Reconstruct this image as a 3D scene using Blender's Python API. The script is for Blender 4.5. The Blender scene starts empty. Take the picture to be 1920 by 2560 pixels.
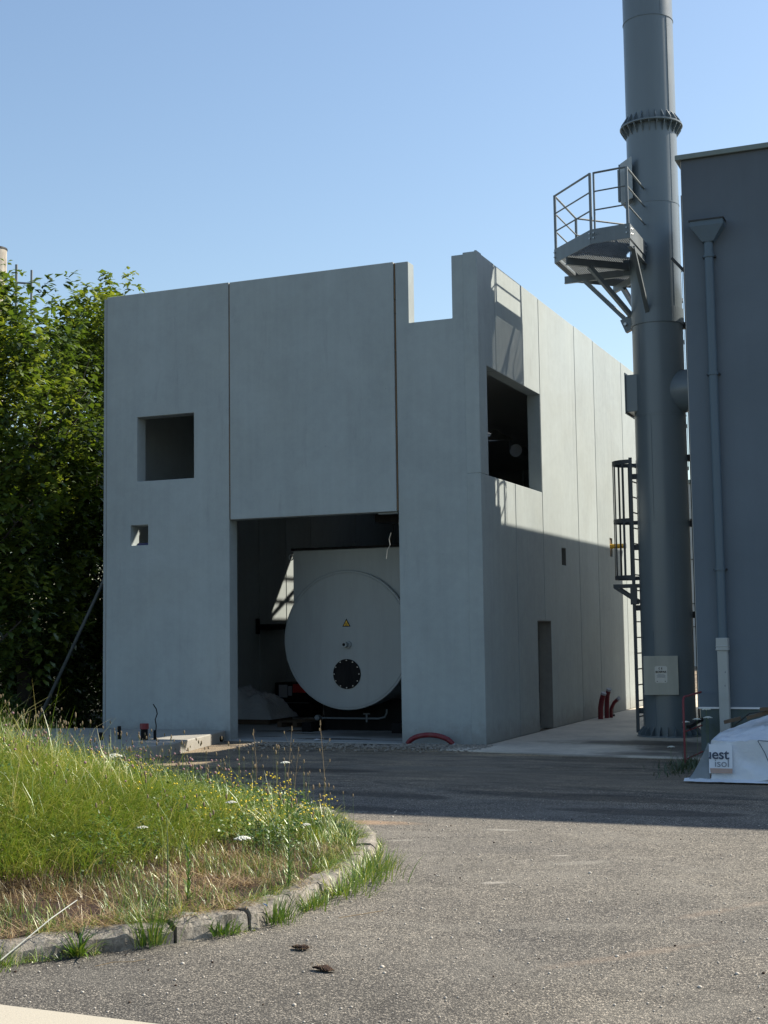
import bpy, bmesh, math, random
import numpy as np
from mathutils import Vector, Matrix, noise as mnoise
rnd = random.Random(7)
nrs = np.random.RandomState(11)
sc = bpy.context.scene
C = sc.collection

# ------------------------------------------------------------------ camera, sky, sun
cam = bpy.data.objects.new('camera', bpy.data.cameras.new('camera'))
C.objects.link(cam)
cr = Vector((0.9224, 0.3861, -0.0140)); cu = Vector((0.0470, -0.0760, 0.9960)); cd = Vector((-0.3837, 0.9193, 0.0880))
cd.normalize(); cr = (cr - cd * cr.dot(cd)).normalized(); cu = cr.cross(cd)
m = Matrix((cr, cu, -cd)).transposed().to_4x4()
m.translation = Vector((7.500, -22.324, 1.900))
cam.matrix_world = m
cam.data.sensor_fit = 'HORIZONTAL'; cam.data.sensor_width = 36; cam.data.lens = 64.5
cam.data.clip_end = 3000
sc.camera = cam

SUN = Vector((1.0, 0.98, 1.22)).normalized()
w = bpy.data.worlds.new("World"); sc.world = w; w.use_nodes = True
wn = w.node_tree.nodes; wl = w.node_tree.links
bg = wn['Background']; sky = wn.new('ShaderNodeTexSky')
sky.sky_type = 'NISHITA'; sky.sun_disc = False
sky.sun_elevation = math.asin(SUN.z); sky.sun_rotation = math.atan2(SUN.x, SUN.y)
sky.altitude = 200; sky.air_density = 1.3; sky.dust_density = 1.0; sky.ozone_density = 2.2
wl.new(sky.outputs[0], bg.inputs[0]); bg.inputs[1].default_value = 0.093
sl = bpy.data.lights.new('sun', 'SUN'); sl.energy = 5.0; sl.angle = math.radians(0.55); sl.color = (1.0, 0.915, 0.77)
so = bpy.data.objects.new('sun', sl); C.objects.link(so)
so.rotation_euler = SUN.to_track_quat('Z', 'Y').to_euler(); so.location = (20, 20, 30)
sc.view_settings.view_transform = 'Standard'; sc.view_settings.look = 'None'
sc.view_settings.gamma = 1; sc.view_settings.use_curve_mapping = False
sc.view_settings.exposure = 0.87
sc.cycles.max_bounces = 6

# ------------------------------------------------------------------ object helpers
ORG = {}
def prop(o, label=None, cat=None, group=None, kind=None):
    if label: o['label'] = label
    if cat: o['category'] = cat
    if group: o['group'] = group
    if kind: o['kind'] = kind
    return o
def thing(name, label, cat, loc=(0, 0, 0), group=None):
    o = bpy.data.objects.new(name, None); C.objects.link(o)
    o.location = loc; o.empty_display_size = 0.2
    ORG[o.name] = Vector(loc)
    return prop(o, label, cat, group)

class MB:
    def __init__(s): s.v = []; s.f = []
    def add(s, vs, fs):
        n = len(s.v); s.v += [tuple(p) for p in vs]; s.f += [tuple(i + n for i in f) for f in fs]; return s
    def box(s, x0, x1, y0, y1, z0, z1):
        return s.add([(x0,y0,z0),(x1,y0,z0),(x1,y1,z0),(x0,y1,z0),(x0,y0,z1),(x1,y0,z1),(x1,y1,z1),(x0,y1,z1)],
                     [(0,3,2,1),(4,5,6,7),(0,1,5,4),(1,2,6,5),(2,3,7,6),(3,0,4,7)])
    def bar(s, p0, p1, w, h, up=(0, 0, 1)):
        p0 = Vector(p0); p1 = Vector(p1); d = (p1 - p0).normalized(); u = Vector(up)
        if abs(d.dot(u)) > 0.98: u = Vector((0, 1, 0))
        sd = d.cross(u).normalized(); u = sd.cross(d).normalized()
        vs = []
        for p in (p0, p1):
            for a, b in ((-1,-1),(1,-1),(1,1),(-1,1)): vs.append(p + sd * a * w / 2 + u * b * h / 2)
        return s.add(vs, [(0,1,2,3),(7,6,5,4),(0,4,5,1),(1,5,6,2),(2,6,7,3),(3,7,4,0)])
    def tube(s, path, r, n=10, cap=True):
        path = [Vector(p) for p in path]; rs = r if isinstance(r, (list, tuple)) else [r] * len(path)
        base = len(s.v); prev = None
        for i, p in enumerate(path):
            d = (path[min(i+1, len(path)-1)] - path[max(i-1, 0)]).normalized()
            if prev is None:
                u = Vector((0, 0, 1)) if abs(d.z) < 0.9 else Vector((1, 0, 0))
                a = d.cross(u).normalized()
            else:
                a = (prev - d * prev.dot(d)).normalized()
            prev = a; b = d.cross(a)
            for k in range(n):
                t = 2 * math.pi * k / n
                s.v.append(tuple(p + (a * math.cos(t) + b * math.sin(t)) * rs[i]))
        for i in range(len(path) - 1):
            for k in range(n):
                k2 = (k + 1) % n
                s.f.append((base+i*n+k, base+i*n+k2, base+(i+1)*n+k2, base+(i+1)*n+k))
        if cap:
            s.f.append(tuple(base + k for k in range(n))[::-1])
            s.f.append(tuple(base + (len(path)-1)*n + k for k in range(n)))
        return s
    def prism(s, poly, z0, z1):
        n = len(poly)
        vs = [(p[0], p[1], z0) for p in poly] + [(p[0], p[1], z1) for p in poly]
        fs = [tuple(range(n))[::-1], tuple(range(n, 2*n))] + [(i, (i+1) % n, n+(i+1) % n, n+i) for i in range(n)]
        return s.add(vs, fs)
    def plate(s, pts, thick):
        """polygon in space given thickness along its normal"""
        pts = [Vector(p) for p in pts]; nn = (pts[1]-pts[0]).cross(pts[2]-pts[0]).normalized() * thick
        n = len(pts)
        return s.add(pts + [p + nn for p in pts], [tuple(range(n))[::-1], tuple(range(n, 2*n))] + [(i, (i+1) % n, n+(i+1) % n, n+i) for i in range(n)])
    def ring(s, c, r0, r1, z0, z1, n=64):
        vs = []
        for k in range(n):
            t = 2*math.pi*k/n; cs, sn = math.cos(t), math.sin(t)
            for r, z in ((r0,z0),(r1,z0),(r1,z1),(r0,z1)): vs.append((c[0]+r*cs, c[1]+r*sn, z))
        fs = []
        for k in range(n):
            a = 4*k; b = 4*((k+1) % n)
            for j in range(4): fs.append((a+j, b+j, b+(j+1)%4, a+(j+1)%4))
        return s.add(vs, fs)

def fin(me, name, mat, parent, smooth=False, bevel=0, kind=None, label=None):
    o = bpy.data.objects.new(name, me); C.objects.link(o)
    if mat: me.materials.append(mat)
    if parent is not None: o.parent = parent; ORG[o.name] = ORG[parent.name].copy()
    else: ORG[o.name] = Vector((0, 0, 0))
    if smooth:
        me.polygons.foreach_set('use_smooth', [True] * len(me.polygons))
        try: me.set_sharp_from_angle(angle=math.radians(40))
        except Exception: pass
    if bevel:
        b = o.modifiers.new('bevel', 'BEVEL'); b.width = bevel; b.segments = 1; b.limit_method = 'ANGLE'; b.angle_limit = math.radians(40)
    if kind: o['kind'] = kind
    if label: o['label'] = label
    return o
def build(mb, name, mat, parent=None, smooth=False, bevel=0, kind=None, label=None, fixn=True):
    off = ORG[parent.name] if parent is not None else Vector((0, 0, 0))
    me = bpy.data.meshes.new(name)
    me.from_pydata([(v[0]-off.x, v[1]-off.y, v[2]-off.z) for v in mb.v], [], mb.f)
    if fixn:
        bm = bmesh.new(); bm.from_mesh(me); bmesh.ops.recalc_face_normals(bm, faces=bm.faces); bm.to_mesh(me); bm.free()
    me.update()
    return fin(me, name, mat, parent, smooth, bevel, kind, label)
def single(mb, name, mat, label, cat, loc, group=None, **k):
    """thing that is one mesh, its origin at loc"""
    me = bpy.data.meshes.new(name)
    me.from_pydata([(v[0]-loc[0], v[1]-loc[1], v[2]-loc[2]) for v in mb.v], [], mb.f)
    bm = bmesh.new(); bm.from_mesh(me); bmesh.ops.recalc_face_normals(bm, faces=bm.faces); bm.to_mesh(me); bm.free(); me.update()
    o = fin(me, name, mat, None, **k); o.location = loc; ORG[o.name] = Vector(loc)
    return prop(o, label, cat, group)
def rawmesh(name, verts, faces_idx, nper, mat, cols=None):
    """fast mesh of equal polygons; verts (N,3), faces (F,nper)"""
    me = bpy.data.meshes.new(name)
    me.vertices.add(len(verts)); me.vertices.foreach_set('co', np.asarray(verts, np.float32).ravel())
    F = len(faces_idx)
    me.loops.add(F*nper); me.loops.foreach_set('vertex_index', np.asarray(faces_idx, np.int32).ravel())
    me.polygons.add(F); me.polygons.foreach_set('loop_start', np.arange(0, F*nper, nper, dtype=np.int32))
    me.polygons.foreach_set('loop_total', np.full(F, nper, np.int32))
    if cols is not None:
        a = me.attributes.new('tone', 'FLOAT', 'POINT'); a.data.foreach_set('value', np.asarray(cols, np.float32))
    me.update(calc_edges=True); me.validate()
    me.materials.append(mat)
    return me

# ------------------------------------------------------------------ material helpers
class NT:
    def __init__(s, name):
        s.m = bpy.data.materials.new(name); s.m.use_nodes = True; s.t = s.m.node_tree
        s.b = s.t.nodes['Principled BSDF']; s.o = s.t.nodes['Material Output']
        s.geo = s.t.nodes.new('ShaderNodeNewGeometry'); s.pos = s.geo.outputs['Position']
    def n(s, typ, **k):
        x = s.t.nodes.new(typ)
        for a, b in k.items(): setattr(x, a, b)
        return x
    def lk(s, a, b): s.t.links.new(a, b)
    def val(s, sock, v):
        if hasattr(v, 'is_output') or isinstance(v, bpy.types.NodeSocket): s.lk(v, sock)
        else: sock.default_value = v
    def math(s, op, a, b=0.0, c=None, clamp=False):
        x = s.n('ShaderNodeMath', operation=op, use_clamp=clamp); s.val(x.inputs[0], a); s.val(x.inputs[1], b)
        if c is not None: s.val(x.inputs[2], c)
        return x.outputs[0]
    def scale(s, v, sx, sy, sz, off=(0, 0, 0)):
        x = s.n('ShaderNodeMapping'); s.lk(v, x.inputs[0]); x.inputs['Scale'].default_value = (sx, sy, sz); x.inputs['Location'].default_value = off
        return x.outputs[0]
    def noise(s, v, sc=1.0, det=4, rough=0.55, dist=0.0):
        x = s.n('ShaderNodeTexNoise'); s.lk(v, x.inputs['Vector']); x.inputs['Scale'].default_value = sc
        x.inputs['Detail'].default_value = det; x.inputs['Roughness'].default_value = rough; x.inputs['Distortion'].default_value = dist
        return x.outputs[0]
    def voro(s, v, sc=1.0, feat='F1', out='Distance', rnd_=1.0):
        x = s.n('ShaderNodeTexVoronoi', feature=feat); s.lk(v, x.inputs['Vector']); x.inputs['Scale'].default_value = sc
        x.inputs['Randomness'].default_value = rnd_
        return x.outputs[out]
    def ramp(s, f, pts):
        x = s.n('ShaderNodeValToRGB'); s.val(x.inputs[0], f); e = x.color_ramp.elements
        while len(e) < len(pts): e.new(0.5)
        for i, (p, c) in enumerate(pts):
            e[i].position = p; e[i].color = (*c, 1) if isinstance(c, tuple) else (c, c, c, 1)
        return x.outputs[0]
    def mix(s, f, a, b, typ='MIX'):
        x = s.n('ShaderNodeMix', data_type='RGBA', blend_type=typ); s.val(x.inputs['Factor'], f)
        for k, v in (('A', a), ('B', b)):
            sock = [i for i in x.inputs if i.name == k and i.type == 'RGBA'][0]
            if isinstance(v, tuple) and len(v) == 3: v = (*v, 1)
            s.val(sock, v)
        return [o for o in x.outputs if o.type == 'RGBA'][0]
    def col(s, v):
        if isinstance(v, tuple): v = (*v, 1)
        s.val(s.b.inputs['Base Color'], v)
    def rough(s, v): s.val(s.b.inputs['Roughness'], v)
    def bump(s, h, strength=0.3, dist=0.01, nrm=None):
        x = s.n('ShaderNodeBump'); s.lk(h, x.inputs['Height']); x.inputs['Strength'].default_value = strength; x.inputs['Distance'].default_value = dist
        if nrm is not None: s.lk(nrm, x.inputs['Normal'])
        s.lk(x.outputs[0], s.b.inputs['Normal']); return x.outputs[0]
    def ellipse(s, cx, cy, rx, ry, wob=0.35, soft=0.25, ang=0.0):
        """soft-edged blot lying on the ground at cx, cy"""
        sp = s.n('ShaderNodeSeparateXYZ'); s.lk(s.pos, sp.inputs[0])
        x = s.math('SUBTRACT', sp.outputs[0], cx); y = s.math('SUBTRACT', sp.outputs[1], cy)
        ca, sa = math.cos(ang), math.sin(ang)
        u = s.math('DIVIDE', s.math('ADD', s.math('MULTIPLY', x, ca), s.math('MULTIPLY', y, sa)), rx)
        v = s.math('DIVIDE', s.math('ADD', s.math('MULTIPLY', x, -sa), s.math('MULTIPLY', y, ca)), ry)
        d = s.math('SQRT', s.math('ADD', s.math('MULTIPLY', u, u), s.math('MULTIPLY', v, v)))
        nz = s.math('MULTIPLY', s.math('SUBTRACT', s.noise(s.pos, 1.7, 5, 0.65), 0.5), wob * 4)
        d = s.math('ADD', d, nz)
        mr = s.n('ShaderNodeMapRange', interpolation_type='SMOOTHSTEP'); s.lk(d, mr.inputs[0])
        mr.inputs[1].default_value = 1 - soft; mr.inputs[2].default_value = 1 + soft; mr.inputs[3].default_value = 1; mr.inputs[4].default_value = 0
        return mr.outputs[0]

def concrete(name, base=(0.36, 0.365, 0.355), contrast=1.0, rough=0.85, stains=True):
    t = NT(name)
    oi = t.n('ShaderNodeObjectInfo')
    off = t.n('ShaderNodeVectorMath', operation='MULTIPLY_ADD'); comb = t.n('ShaderNodeCombineXYZ')
    for i in range(3): t.lk(oi.outputs['Random'], comb.inputs[i])
    t.lk(comb.outputs[0], off.inputs[0]); off.inputs[1].default_value = (37, 53, 71); t.lk(t.pos, off.inputs[2])
    P = off.outputs[0]
    cloud = t.noise(P, 0.75, 7, 0.62, 0.6)
    mott = t.noise(P, 6.0, 6, 0.7)
    streak = t.noise(t.scale(P, 7, 7, 0.28), 1.0, 6, 0.6)
    fine = t.noise(P, 90, 3, 0.6)
    v = t.math('ADD', t.math('MULTIPLY', t.math('SUBTRACT', cloud, 0.5), 0.34*contrast),
               t.math('MULTIPLY', t.math('SUBTRACT', mott, 0.5), 0.22*contrast))
    v = t.math('ADD', v, t.math('MULTIPLY', t.math('SUBTRACT', streak, 0.5), 0.20*contrast))
    v = t.math('ADD', v, t.math('MULTIPLY', t.math('SUBTRACT', fine, 0.5), 0.14))
    v = t.math('ADD', v, t.math('MULTIPLY', t.math('SUBTRACT', oi.outputs['Random'], 0.5), 0.10*contrast))
    v = t.math('ADD', v, 1.0)
    c = t.mix(1.0, base, (1, 1, 1), 'MULTIPLY')
    hs = t.n('ShaderNodeHueSaturation'); t.lk(c, hs.inputs['Color']); t.lk(v, hs.inputs['Value'])
    c = hs.outputs[0]
    # warm and cool clouds of curing and release oil
    c = t.mix(t.math('MULTIPLY', t.ramp(t.noise(P, 0.5, 4, 0.6, 0.4), [(0.45, 0.0), (0.7, 1.0)]), 0.35*contrast), c, t.mix(1.0, c, (0.97, 0.93, 0.86), 'MULTIPLY'))
    if stains:
        dark = t.ramp(t.noise(t.scale(P, 3.2, 3.2, 0.5), 1.0, 6, 0.7, 0.5), [(0.60, 0.0), (0.72, 1.0)])
        c = t.mix(t.math('MULTIPLY', dark, 0.22), c, (0.16, 0.165, 0.165))
        # pinholes and scuffs
        vo = t.voro(P, 3.1)
        pin = t.ramp(vo, [(0.0, 1.0), (0.035, 0.0)])
        c = t.mix(t.math('MULTIPLY', pin, 0.55), c, (0.10, 0.10, 0.10))
        sc_ = t.ramp(t.noise(t.scale(P, 1.5, 1.5, 6.0, (3, 9, 2)), 2.0, 5, 0.75, 1.5), [(0.66, 0.0), (0.72, 1.0)])
        c = t.mix(t.math('MULTIPLY', sc_, 0.16), c, (0.5, 0.5, 0.48))
    # splash dirt at the foot
    sz = t.n('ShaderNodeSeparateXYZ'); t.lk(t.pos, sz.inputs[0])
    mrz = t.n('ShaderNodeMapRange', interpolation_type='SMOOTHSTEP'); t.lk(t.math('ADD', sz.outputs[2], t.math('MULTIPLY', t.math('SUBTRACT', mott, 0.5), 0.5)), mrz.inputs[0])
    mrz.inputs[1].default_value = 0.0; mrz.inputs[2].default_value = 0.45; mrz.inputs[3].default_value = 0.45; mrz.inputs[4].default_value = 0.0
    c = t.mix(mrz.outputs[0], c, (0.17, 0.155, 0.135))
    t.col(c); t.rough(rough)
    t.b.inputs['Specular IOR Level'].default_value = 0.3
    h = t.math('ADD', t.math('MULTIPLY', fine, 0.35), t.math('MULTIPLY', mott, 0.5))
    t.bump(h, 0.22, 0.01)
    return t.m

def paint(name, base, rough=0.45, metallic=0.0, var=0.12, scale=2.5, dirt=0.15, dirtcol=(0.1, 0.09, 0.08)):
    t = NT(name)
    n1 = t.noise(t.pos, scale, 5, 0.6); n2 = t.noise(t.scale(t.pos, 8, 8, 0.5), 1.0, 5, 0.6); n3 = t.noise(t.pos, 60, 2, 0.5)
    hs = t.n('ShaderNodeHueSaturation'); hs.inputs['Color'].default_value = (*base, 1)
    v = t.math('ADD', 1.0, t.math('ADD', t.math('MULTIPLY', t.math('SUBTRACT', n1, 0.5), var*2), t.math('MULTIPLY', t.math('SUBTRACT', n2, 0.5), var*1.4)))
    t.lk(v, hs.inputs['Value'])
    d = t.math('MULTIPLY', t.ramp(t.noise(t.scale(t.pos, 4, 4, 0.6), 1.3, 6, 0.7), [(0.5, 0.0), (0.75, 1.0)]), dirt)
    t.col(t.mix(d, hs.outputs[0], dirtcol))
    t.rough(t.math('ADD', rough, t.math('MULTIPLY', t.math('SUBTRACT', n1, 0.5), 0.25)))
    t.b.inputs['Metallic'].default_value = metallic
    t.bump(t.math('ADD', n3, n1), 0.06, 0.01)
    return t.m

M_wall = concrete('precast_concrete', (0.312, 0.350, 0.355))
M_roof = concrete('roof_concrete', (0.30, 0.30, 0.29), 0.6)
M_slab = concrete('poured_concrete', (0.36, 0.35, 0.32), 0.7, stains=False)
M_seal = paint('rusty_sealant', (0.16, 0.10, 0.055), 0.9, var=0.4, scale=9)
M_dark = paint('black_steel', (0.018, 0.019, 0.021), 0.5)
M_stack = paint('grey_stack_paint', (0.125, 0.155, 0.175), 0.34, var=0.06, scale=1.2, dirt=0.10)
M_stack.node_tree.nodes['Principled BSDF'].inputs['Specular IOR Level'].default_value = 0.6
for n_ in M_stack.node_tree.nodes:
    if n_.type == 'BUMP': n_.inputs['Strength'].default_value = 0.012
M_galv = paint('galvanised_steel', (0.15, 0.17, 0.18), 0.5, 0.35, var=0.22, scale=5, dirt=0.25, dirtcol=(0.12, 0.12, 0.12))
M_ladder = paint('ladder_paint', (0.035, 0.042, 0.05), 0.5)
M_alu = paint('bright_plate', (0.55, 0.55, 0.53), 0.4, 0.3)
M_plate = paint('beige_cover_plate', (0.43, 0.42, 0.36), 0.55, dirt=0.2)
M_boiler = paint('boiler_grey', (0.27, 0.30, 0.31), 0.42, var=0.09, dirt=0.28, dirtcol=(0.18, 0.19, 0.19))
M_strap = paint('navy_strap', (0.01, 0.02, 0.10), 0.6)
M_red = paint('red_conduit_plastic', (0.16, 0.012, 0.020), 0.5, dirt=0.3, dirtcol=(0.2, 0.13, 0.10))
M_redrail = paint('faded_red_rail', (0.17, 0.02, 0.025), 0.6, dirt=0.35, dirtcol=(0.25, 0.2, 0.18))
M_yellow = paint('yellow_gas_paint', (0.62, 0.36, 0.02), 0.45, dirt=0.2)
M_wood = paint('weathered_wood', (0.10, 0.07, 0.045), 0.85, var=0.35, scale=8)
M_cap = paint('coping_metal', (0.16, 0.19, 0.175), 0.5, 0.2)
M_pipegrey = paint('painted_downpipe', (0.075, 0.115, 0.15), 0.5)
M_boot = paint('light_grey_plastic', (0.36, 0.38, 0.37), 0.6, dirt=0.3)
M_bolt = paint('bolt_steel', (0.4, 0.41, 0.42), 0.35, 0.8)
M_blue = paint('blue_tape', (0.02, 0.20, 0.75), 0.5)
M_white = paint('white_plastic', (0.75, 0.76, 0.78), 0.5)
M_ink = paint('dark_print', (0.05, 0.07, 0.11), 0.7)
M_ink2 = paint('faded_print', (0.22, 0.25, 0.29), 0.7)
M_black = paint('matt_black', (0.008, 0.008, 0.009), 0.7)

M_black.node_tree.nodes['Principled BSDF'].inputs['Specular IOR Level'].default_value = 0.12
# rendered facade of the neighbour: fine sprayed render
t = NT('blue_grey_render')
n1 = t.noise(t.pos, 0.45, 6, 0.6, 0.4); n2 = t.noise(t.scale(t.pos, 5, 5, 0.35), 1.0, 5, 0.65); n3 = t.noise(t.pos, 130, 3, 0.7)
spz = t.n('ShaderNodeSeparateXYZ'); t.lk(t.pos, spz.inputs[0])
hs = t.n('ShaderNodeHueSaturation'); hs.inputs['Color'].default_value = (0.118, 0.148, 0.178, 1)
t.lk(t.math('ADD', 1.0, t.math('ADD', t.math('MULTIPLY', t.math('SUBTRACT', n1, 0.5), 0.5), t.math('ADD', t.math('MULTIPLY', t.math('SUBTRACT', n2, 0.5), 0.12), t.math('MULTIPLY', t.math('SUBTRACT', n3, 0.5), 0.45)))), hs.inputs['Value'])
# rain grime in a ragged band under the coping
grime = t.ramp(t.math('ADD', spz.outputs[2], t.math('MULTIPLY', n2, 1.6)), [(0.0, 0.0), (1.0, 1.0)])
mr = t.n('ShaderNodeMapRange'); t.lk(t.math('ADD', spz.outputs[2], t.math('MULTIPLY', t.math('SUBTRACT', n2, 0.5), 2.2)), mr.inputs[0])
mr.inputs[1].default_value = 7.2; mr.inputs[2].default_value = 9.3
t.col(t.mix(t.math('MULTIPLY', mr.outputs[0], 0.55), hs.outputs[0], (0.075, 0.085, 0.10)))
t.rough(0.9); t.bump(t.math('ADD', n3, t.math('MULTIPLY', n1, 0.3)), 0.35, 0.008)
M_render = t.m
t = NT('mossy_plinth')
n1 = t.noise(t.pos, 3, 6, 0.65); n2 = t.noise(t.scale(t.pos, 9, 9, 1.2), 1.0, 5, 0.65)
t.col(t.mix(t.ramp(t.math('ADD', n1, t.math('MULTIPLY', n2, 0.5)), [(0.55, 0.0), (0.9, 1.0)]), (0.10, 0.13, 0.15), (0.075, 0.10, 0.085))); t.rough(0.9); t.bump(n1, 0.2, 0.01)
M_plinth = t.m
M_flankbounce = paint('flank_bounce_pale', (0.50, 0.49, 0.46), 0.9)  # pale tone for unseen walls, chosen to bounce light onto the hall side

# asphalt of the yard
t = NT('worn_asphalt')
sp = t.n('ShaderNodeSeparateXYZ'); t.lk(t.pos, sp.inputs[0])
vc = t.n('ShaderNodeTexVoronoi'); t.lk(t.pos, vc.inputs['Vector']); vc.inputs['Scale'].default_value = 92
vd = vc.outputs['Distance']; cellc = vc.outputs['Color']
sepc = t.n('ShaderNodeSeparateColor'); t.lk(cellc, sepc.inputs[0])
big = t.noise(t.pos, 0.35, 6, 0.62, 0.5); med = t.noise(t.pos, 2.3, 6, 0.7); fine = t.noise(t.pos, 160, 2, 0.6)
stone = t.ramp(sepc.outputs[0], [(0.0, (0.085, 0.080, 0.072)), (0.35, (0.172, 0.164, 0.147)), (0.65, (0.275, 0.260, 0.228)), (0.9, (0.41, 0.382, 0.33)), (1.0, (0.62, 0.565, 0.485))])
gap = t.ramp(vd, [(0.25, 0.0), (0.62, 1.0)])
c = t.mix(t.math('MULTIPLY', gap, 0.7), stone, (0.045, 0.044, 0.044))
c = t.mix(1.0, c, t.ramp(big, [(0.3, (0.78, 0.78, 0.80)), (0.7, (1.22, 1.18, 1.12))]), 'MULTIPLY')
c = t.mix(1.0, c, t.ramp(med, [(0.3, (0.84, 0.84, 0.84)), (0.7, (1.15, 1.14, 1.12))]), 'MULTIPLY')
# dust tracked over the middle of the yard, browner towards the buildings, where its tint also lifts the shade
dust = t.math('MULTIPLY', t.ramp(t.noise(t.scale(t.pos, 0.55, 1.1, 1), 1.0, 7, 0.68, 0.8), [(0.48, 0.0), (0.64, 1.0)]), 0.30)
c = t.mix(dust, c, (0.25, 0.235, 0.205))
yb = t.n('ShaderNodeMapRange', interpolation_type='SMOOTHSTEP'); t.lk(sp.outputs[1], yb.inputs[0]); yb.inputs[1].default_value = -9.0; yb.inputs[2].default_value = -4.0
dust_shade_tint = t.ramp(t.noise(t.scale(t.pos, 0.5, 1.6, 1, (4, 2, 0)), 1.4, 7, 0.72, 1.0), [(0.38, (0.48, 0.44, 0.40)), (0.50, (1.25, 1.10, 0.93)), (0.66, (2.1, 1.75, 1.3))])
c = t.mix(yb.outputs[0], c, t.mix(1.0, c, dust_shade_tint, 'MULTIPLY'))
for (cx, cy, rx, ry, ang, strength, colr, wob) in [
        (1.72, -9.30, 0.50, 0.13, 0.12, 0.55, (0.36, 0.235, 0.14), 0.35), (3.2, -4.6, 4.8, 1.0, -0.06, 0.55, (0.20, 0.165, 0.125), 0.4),
        (0.2, -2.6, 3.4, 0.8, 0.0, 0.5, (0.21, 0.18, 0.145), 0.4), (-0.4, -3.9, 2.6, 0.35, 0.05, 0.45, (0.19, 0.17, 0.14), 0.4),
        (3.29, -9.39, 0.16, 0.05, 0.2, 0.4, (0.5, 0.48, 0.43), 0.9), (2.6, -10.3, 0.12, 0.04, 0.5, 0.3, (0.45, 0.43, 0.38), 0.5),
        (4.5, -11.0, 0.3, 0.08, 0.6, 0.2, (0.42, 0.4, 0.35), 0.5), (5.6, -14.1, 0.5, 0.05, 0.9, 0.2, (0.36, 0.27, 0.2), 1.0),
        (5.9, -12.6, 0.45, 0.05, 1.0, 0.2, (0.36, 0.27, 0.2), 1.0), (4.1, -12.1, 0.08, 0.03, 0.5, 0.4, (0.5, 0.47, 0.42), 1.0), (4.25, -10.7, 0.08, 0.03, 0.5, 0.4, (0.5, 0.47, 0.42), 1.0), (3.1, -12.2, 0.10, 0.04, 0.7, 0.3, (0.5, 0.47, 0.42), 0.5)]:
    c = t.mix(t.math('MULTIPLY', t.ellipse(cx, cy, rx, ry, wob, 0.6, ang), strength), c, colr)
wet = None
for (cx, cy, rx, ry, ang) in [(1.05, -7.0, 0.95, 0.26, -0.15), (3.4, -6.6, 1.6, 0.30, -0.1), (1.2, -8.25, 0.8, 0.16, -0.1), (-1.5, -4.6, 1.4, 0.28, 0.05), (-0.6, -6.3, 0.9, 0.12, 0), (4.4, -7.7, 1.0, 0.25, 0), (2.9, -2.2, 1.8, 0.2, 0)]:
    e = t.ellipse(cx, cy, rx, ry, 0.28, 0.16, ang)
    wet = e if wet is None else t.math('MAXIMUM', wet, e)
c = t.mix(t.math('MULTIPLY', wet, 0.72), c, t.mix(1.0, c, (0.28, 0.28, 0.30), 'MULTIPLY'))
wv = t.n('ShaderNodeVectorMath', operation='ADD'); t.lk(t.pos, wv.inputs[0]); nzc = t.n('ShaderNodeTexNoise'); t.lk(t.pos, nzc.inputs['Vector']); nzc.inputs['Scale'].default_value = 1.6; nzc.inputs['Detail'].default_value = 6; t.lk(nzc.outputs['Color'], wv.inputs[1])
ck = t.voro(wv.outputs[0], 0.42, 'DISTANCE_TO_EDGE')
ckm = t.math('MULTIPLY', t.ramp(ck, [(0.0, 1.0), (0.006, 0.0)]), t.ramp(t.noise(t.pos, 0.5, 3, 0.5), [(0.5, 0.0), (0.6, 1.0)]))
c = t.mix(t.math('MULTIPLY', ckm, 0.55), c, (0.05, 0.048, 0.045))
oil = t.ramp(t.noise(t.scale(t.pos, 1, 1, 1, (9, 3, 0)), 0.9, 6, 0.6, 0.3), [(0.60, 0.0), (0.72, 1.0)])
c = t.mix(t.math('MULTIPLY', t.ellipse(3.4, -15.6, 1.9, 1.0, 0.35, 0.6, -0.4), 0.6), c, t.mix(1.0, c, (0.68, 0.69, 0.71), 'MULTIPLY'))
c = t.mix(t.math('MULTIPLY', oil, 0.35), c, t.mix(1.0, c, (0.5, 0.5, 0.5), 'MULTIPLY'))
yf = t.n('ShaderNodeMapRange', interpolation_type='SMOOTHSTEP'); t.lk(sp.outputs[1], yf.inputs[0]); yf.inputs[1].default_value = -17.0; yf.inputs[2].default_value = -10.0; yf.inputs[3].default_value = 0.80; yf.inputs[4].default_value = 1.0
near_tone = t.n('ShaderNodeHueSaturation'); t.lk(c, near_tone.inputs['Color']); t.lk(yf.outputs[0], near_tone.inputs['Value']); c = near_tone.outputs[0]  # darker towards the near end of the yard
t.col(c); t.rough(t.math('SUBTRACT', 0.92, t.math('MULTIPLY', wet, 0.25)))
t.b.inputs['Specular IOR Level'].default_value = 0.25
hgt = t.math('ADD', t.math('MULTIPLY', t.math('SUBTRACT', 1.0, vd), 1.0), t.math('MULTIPLY', fine, 0.3))
t.bump(hgt, 0.75, 0.008)
M_asph = t.m

t = NT('dry_soil')
n1 = t.noise(t.pos, 4, 7, 0.7, 0.4); n2 = t.noise(t.pos, 40, 4, 0.7)
t.col(t.mix(1.0, t.ramp(n1, [(0.3, (0.018, 0.009, 0.006)), (0.55, (0.055, 0.026, 0.014)), (0.8, (0.12, 0.065, 0.035))]), t.ramp(n2, [(0.3, (0.6, 0.6, 0.6)), (0.7, (1.3, 1.3, 1.3))]), 'MULTIPLY'))
t.rough(0.95); t.bump(t.math('ADD', n1, n2), 0.9, 0.03); M_soil = t.m
t = NT('far_ground')
n1 = t.noise(t.pos, 0.3, 6, 0.7, 0.4); n2 = t.noise(t.pos, 18, 4, 0.7)
t.col(t.mix(n2, t.ramp(n1, [(0.3, (0.04, 0.045, 0.02)), (0.7, (0.10, 0.085, 0.06))]), (0.05, 0.05, 0.03))); t.rough(0.95); M_far = t.m

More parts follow.
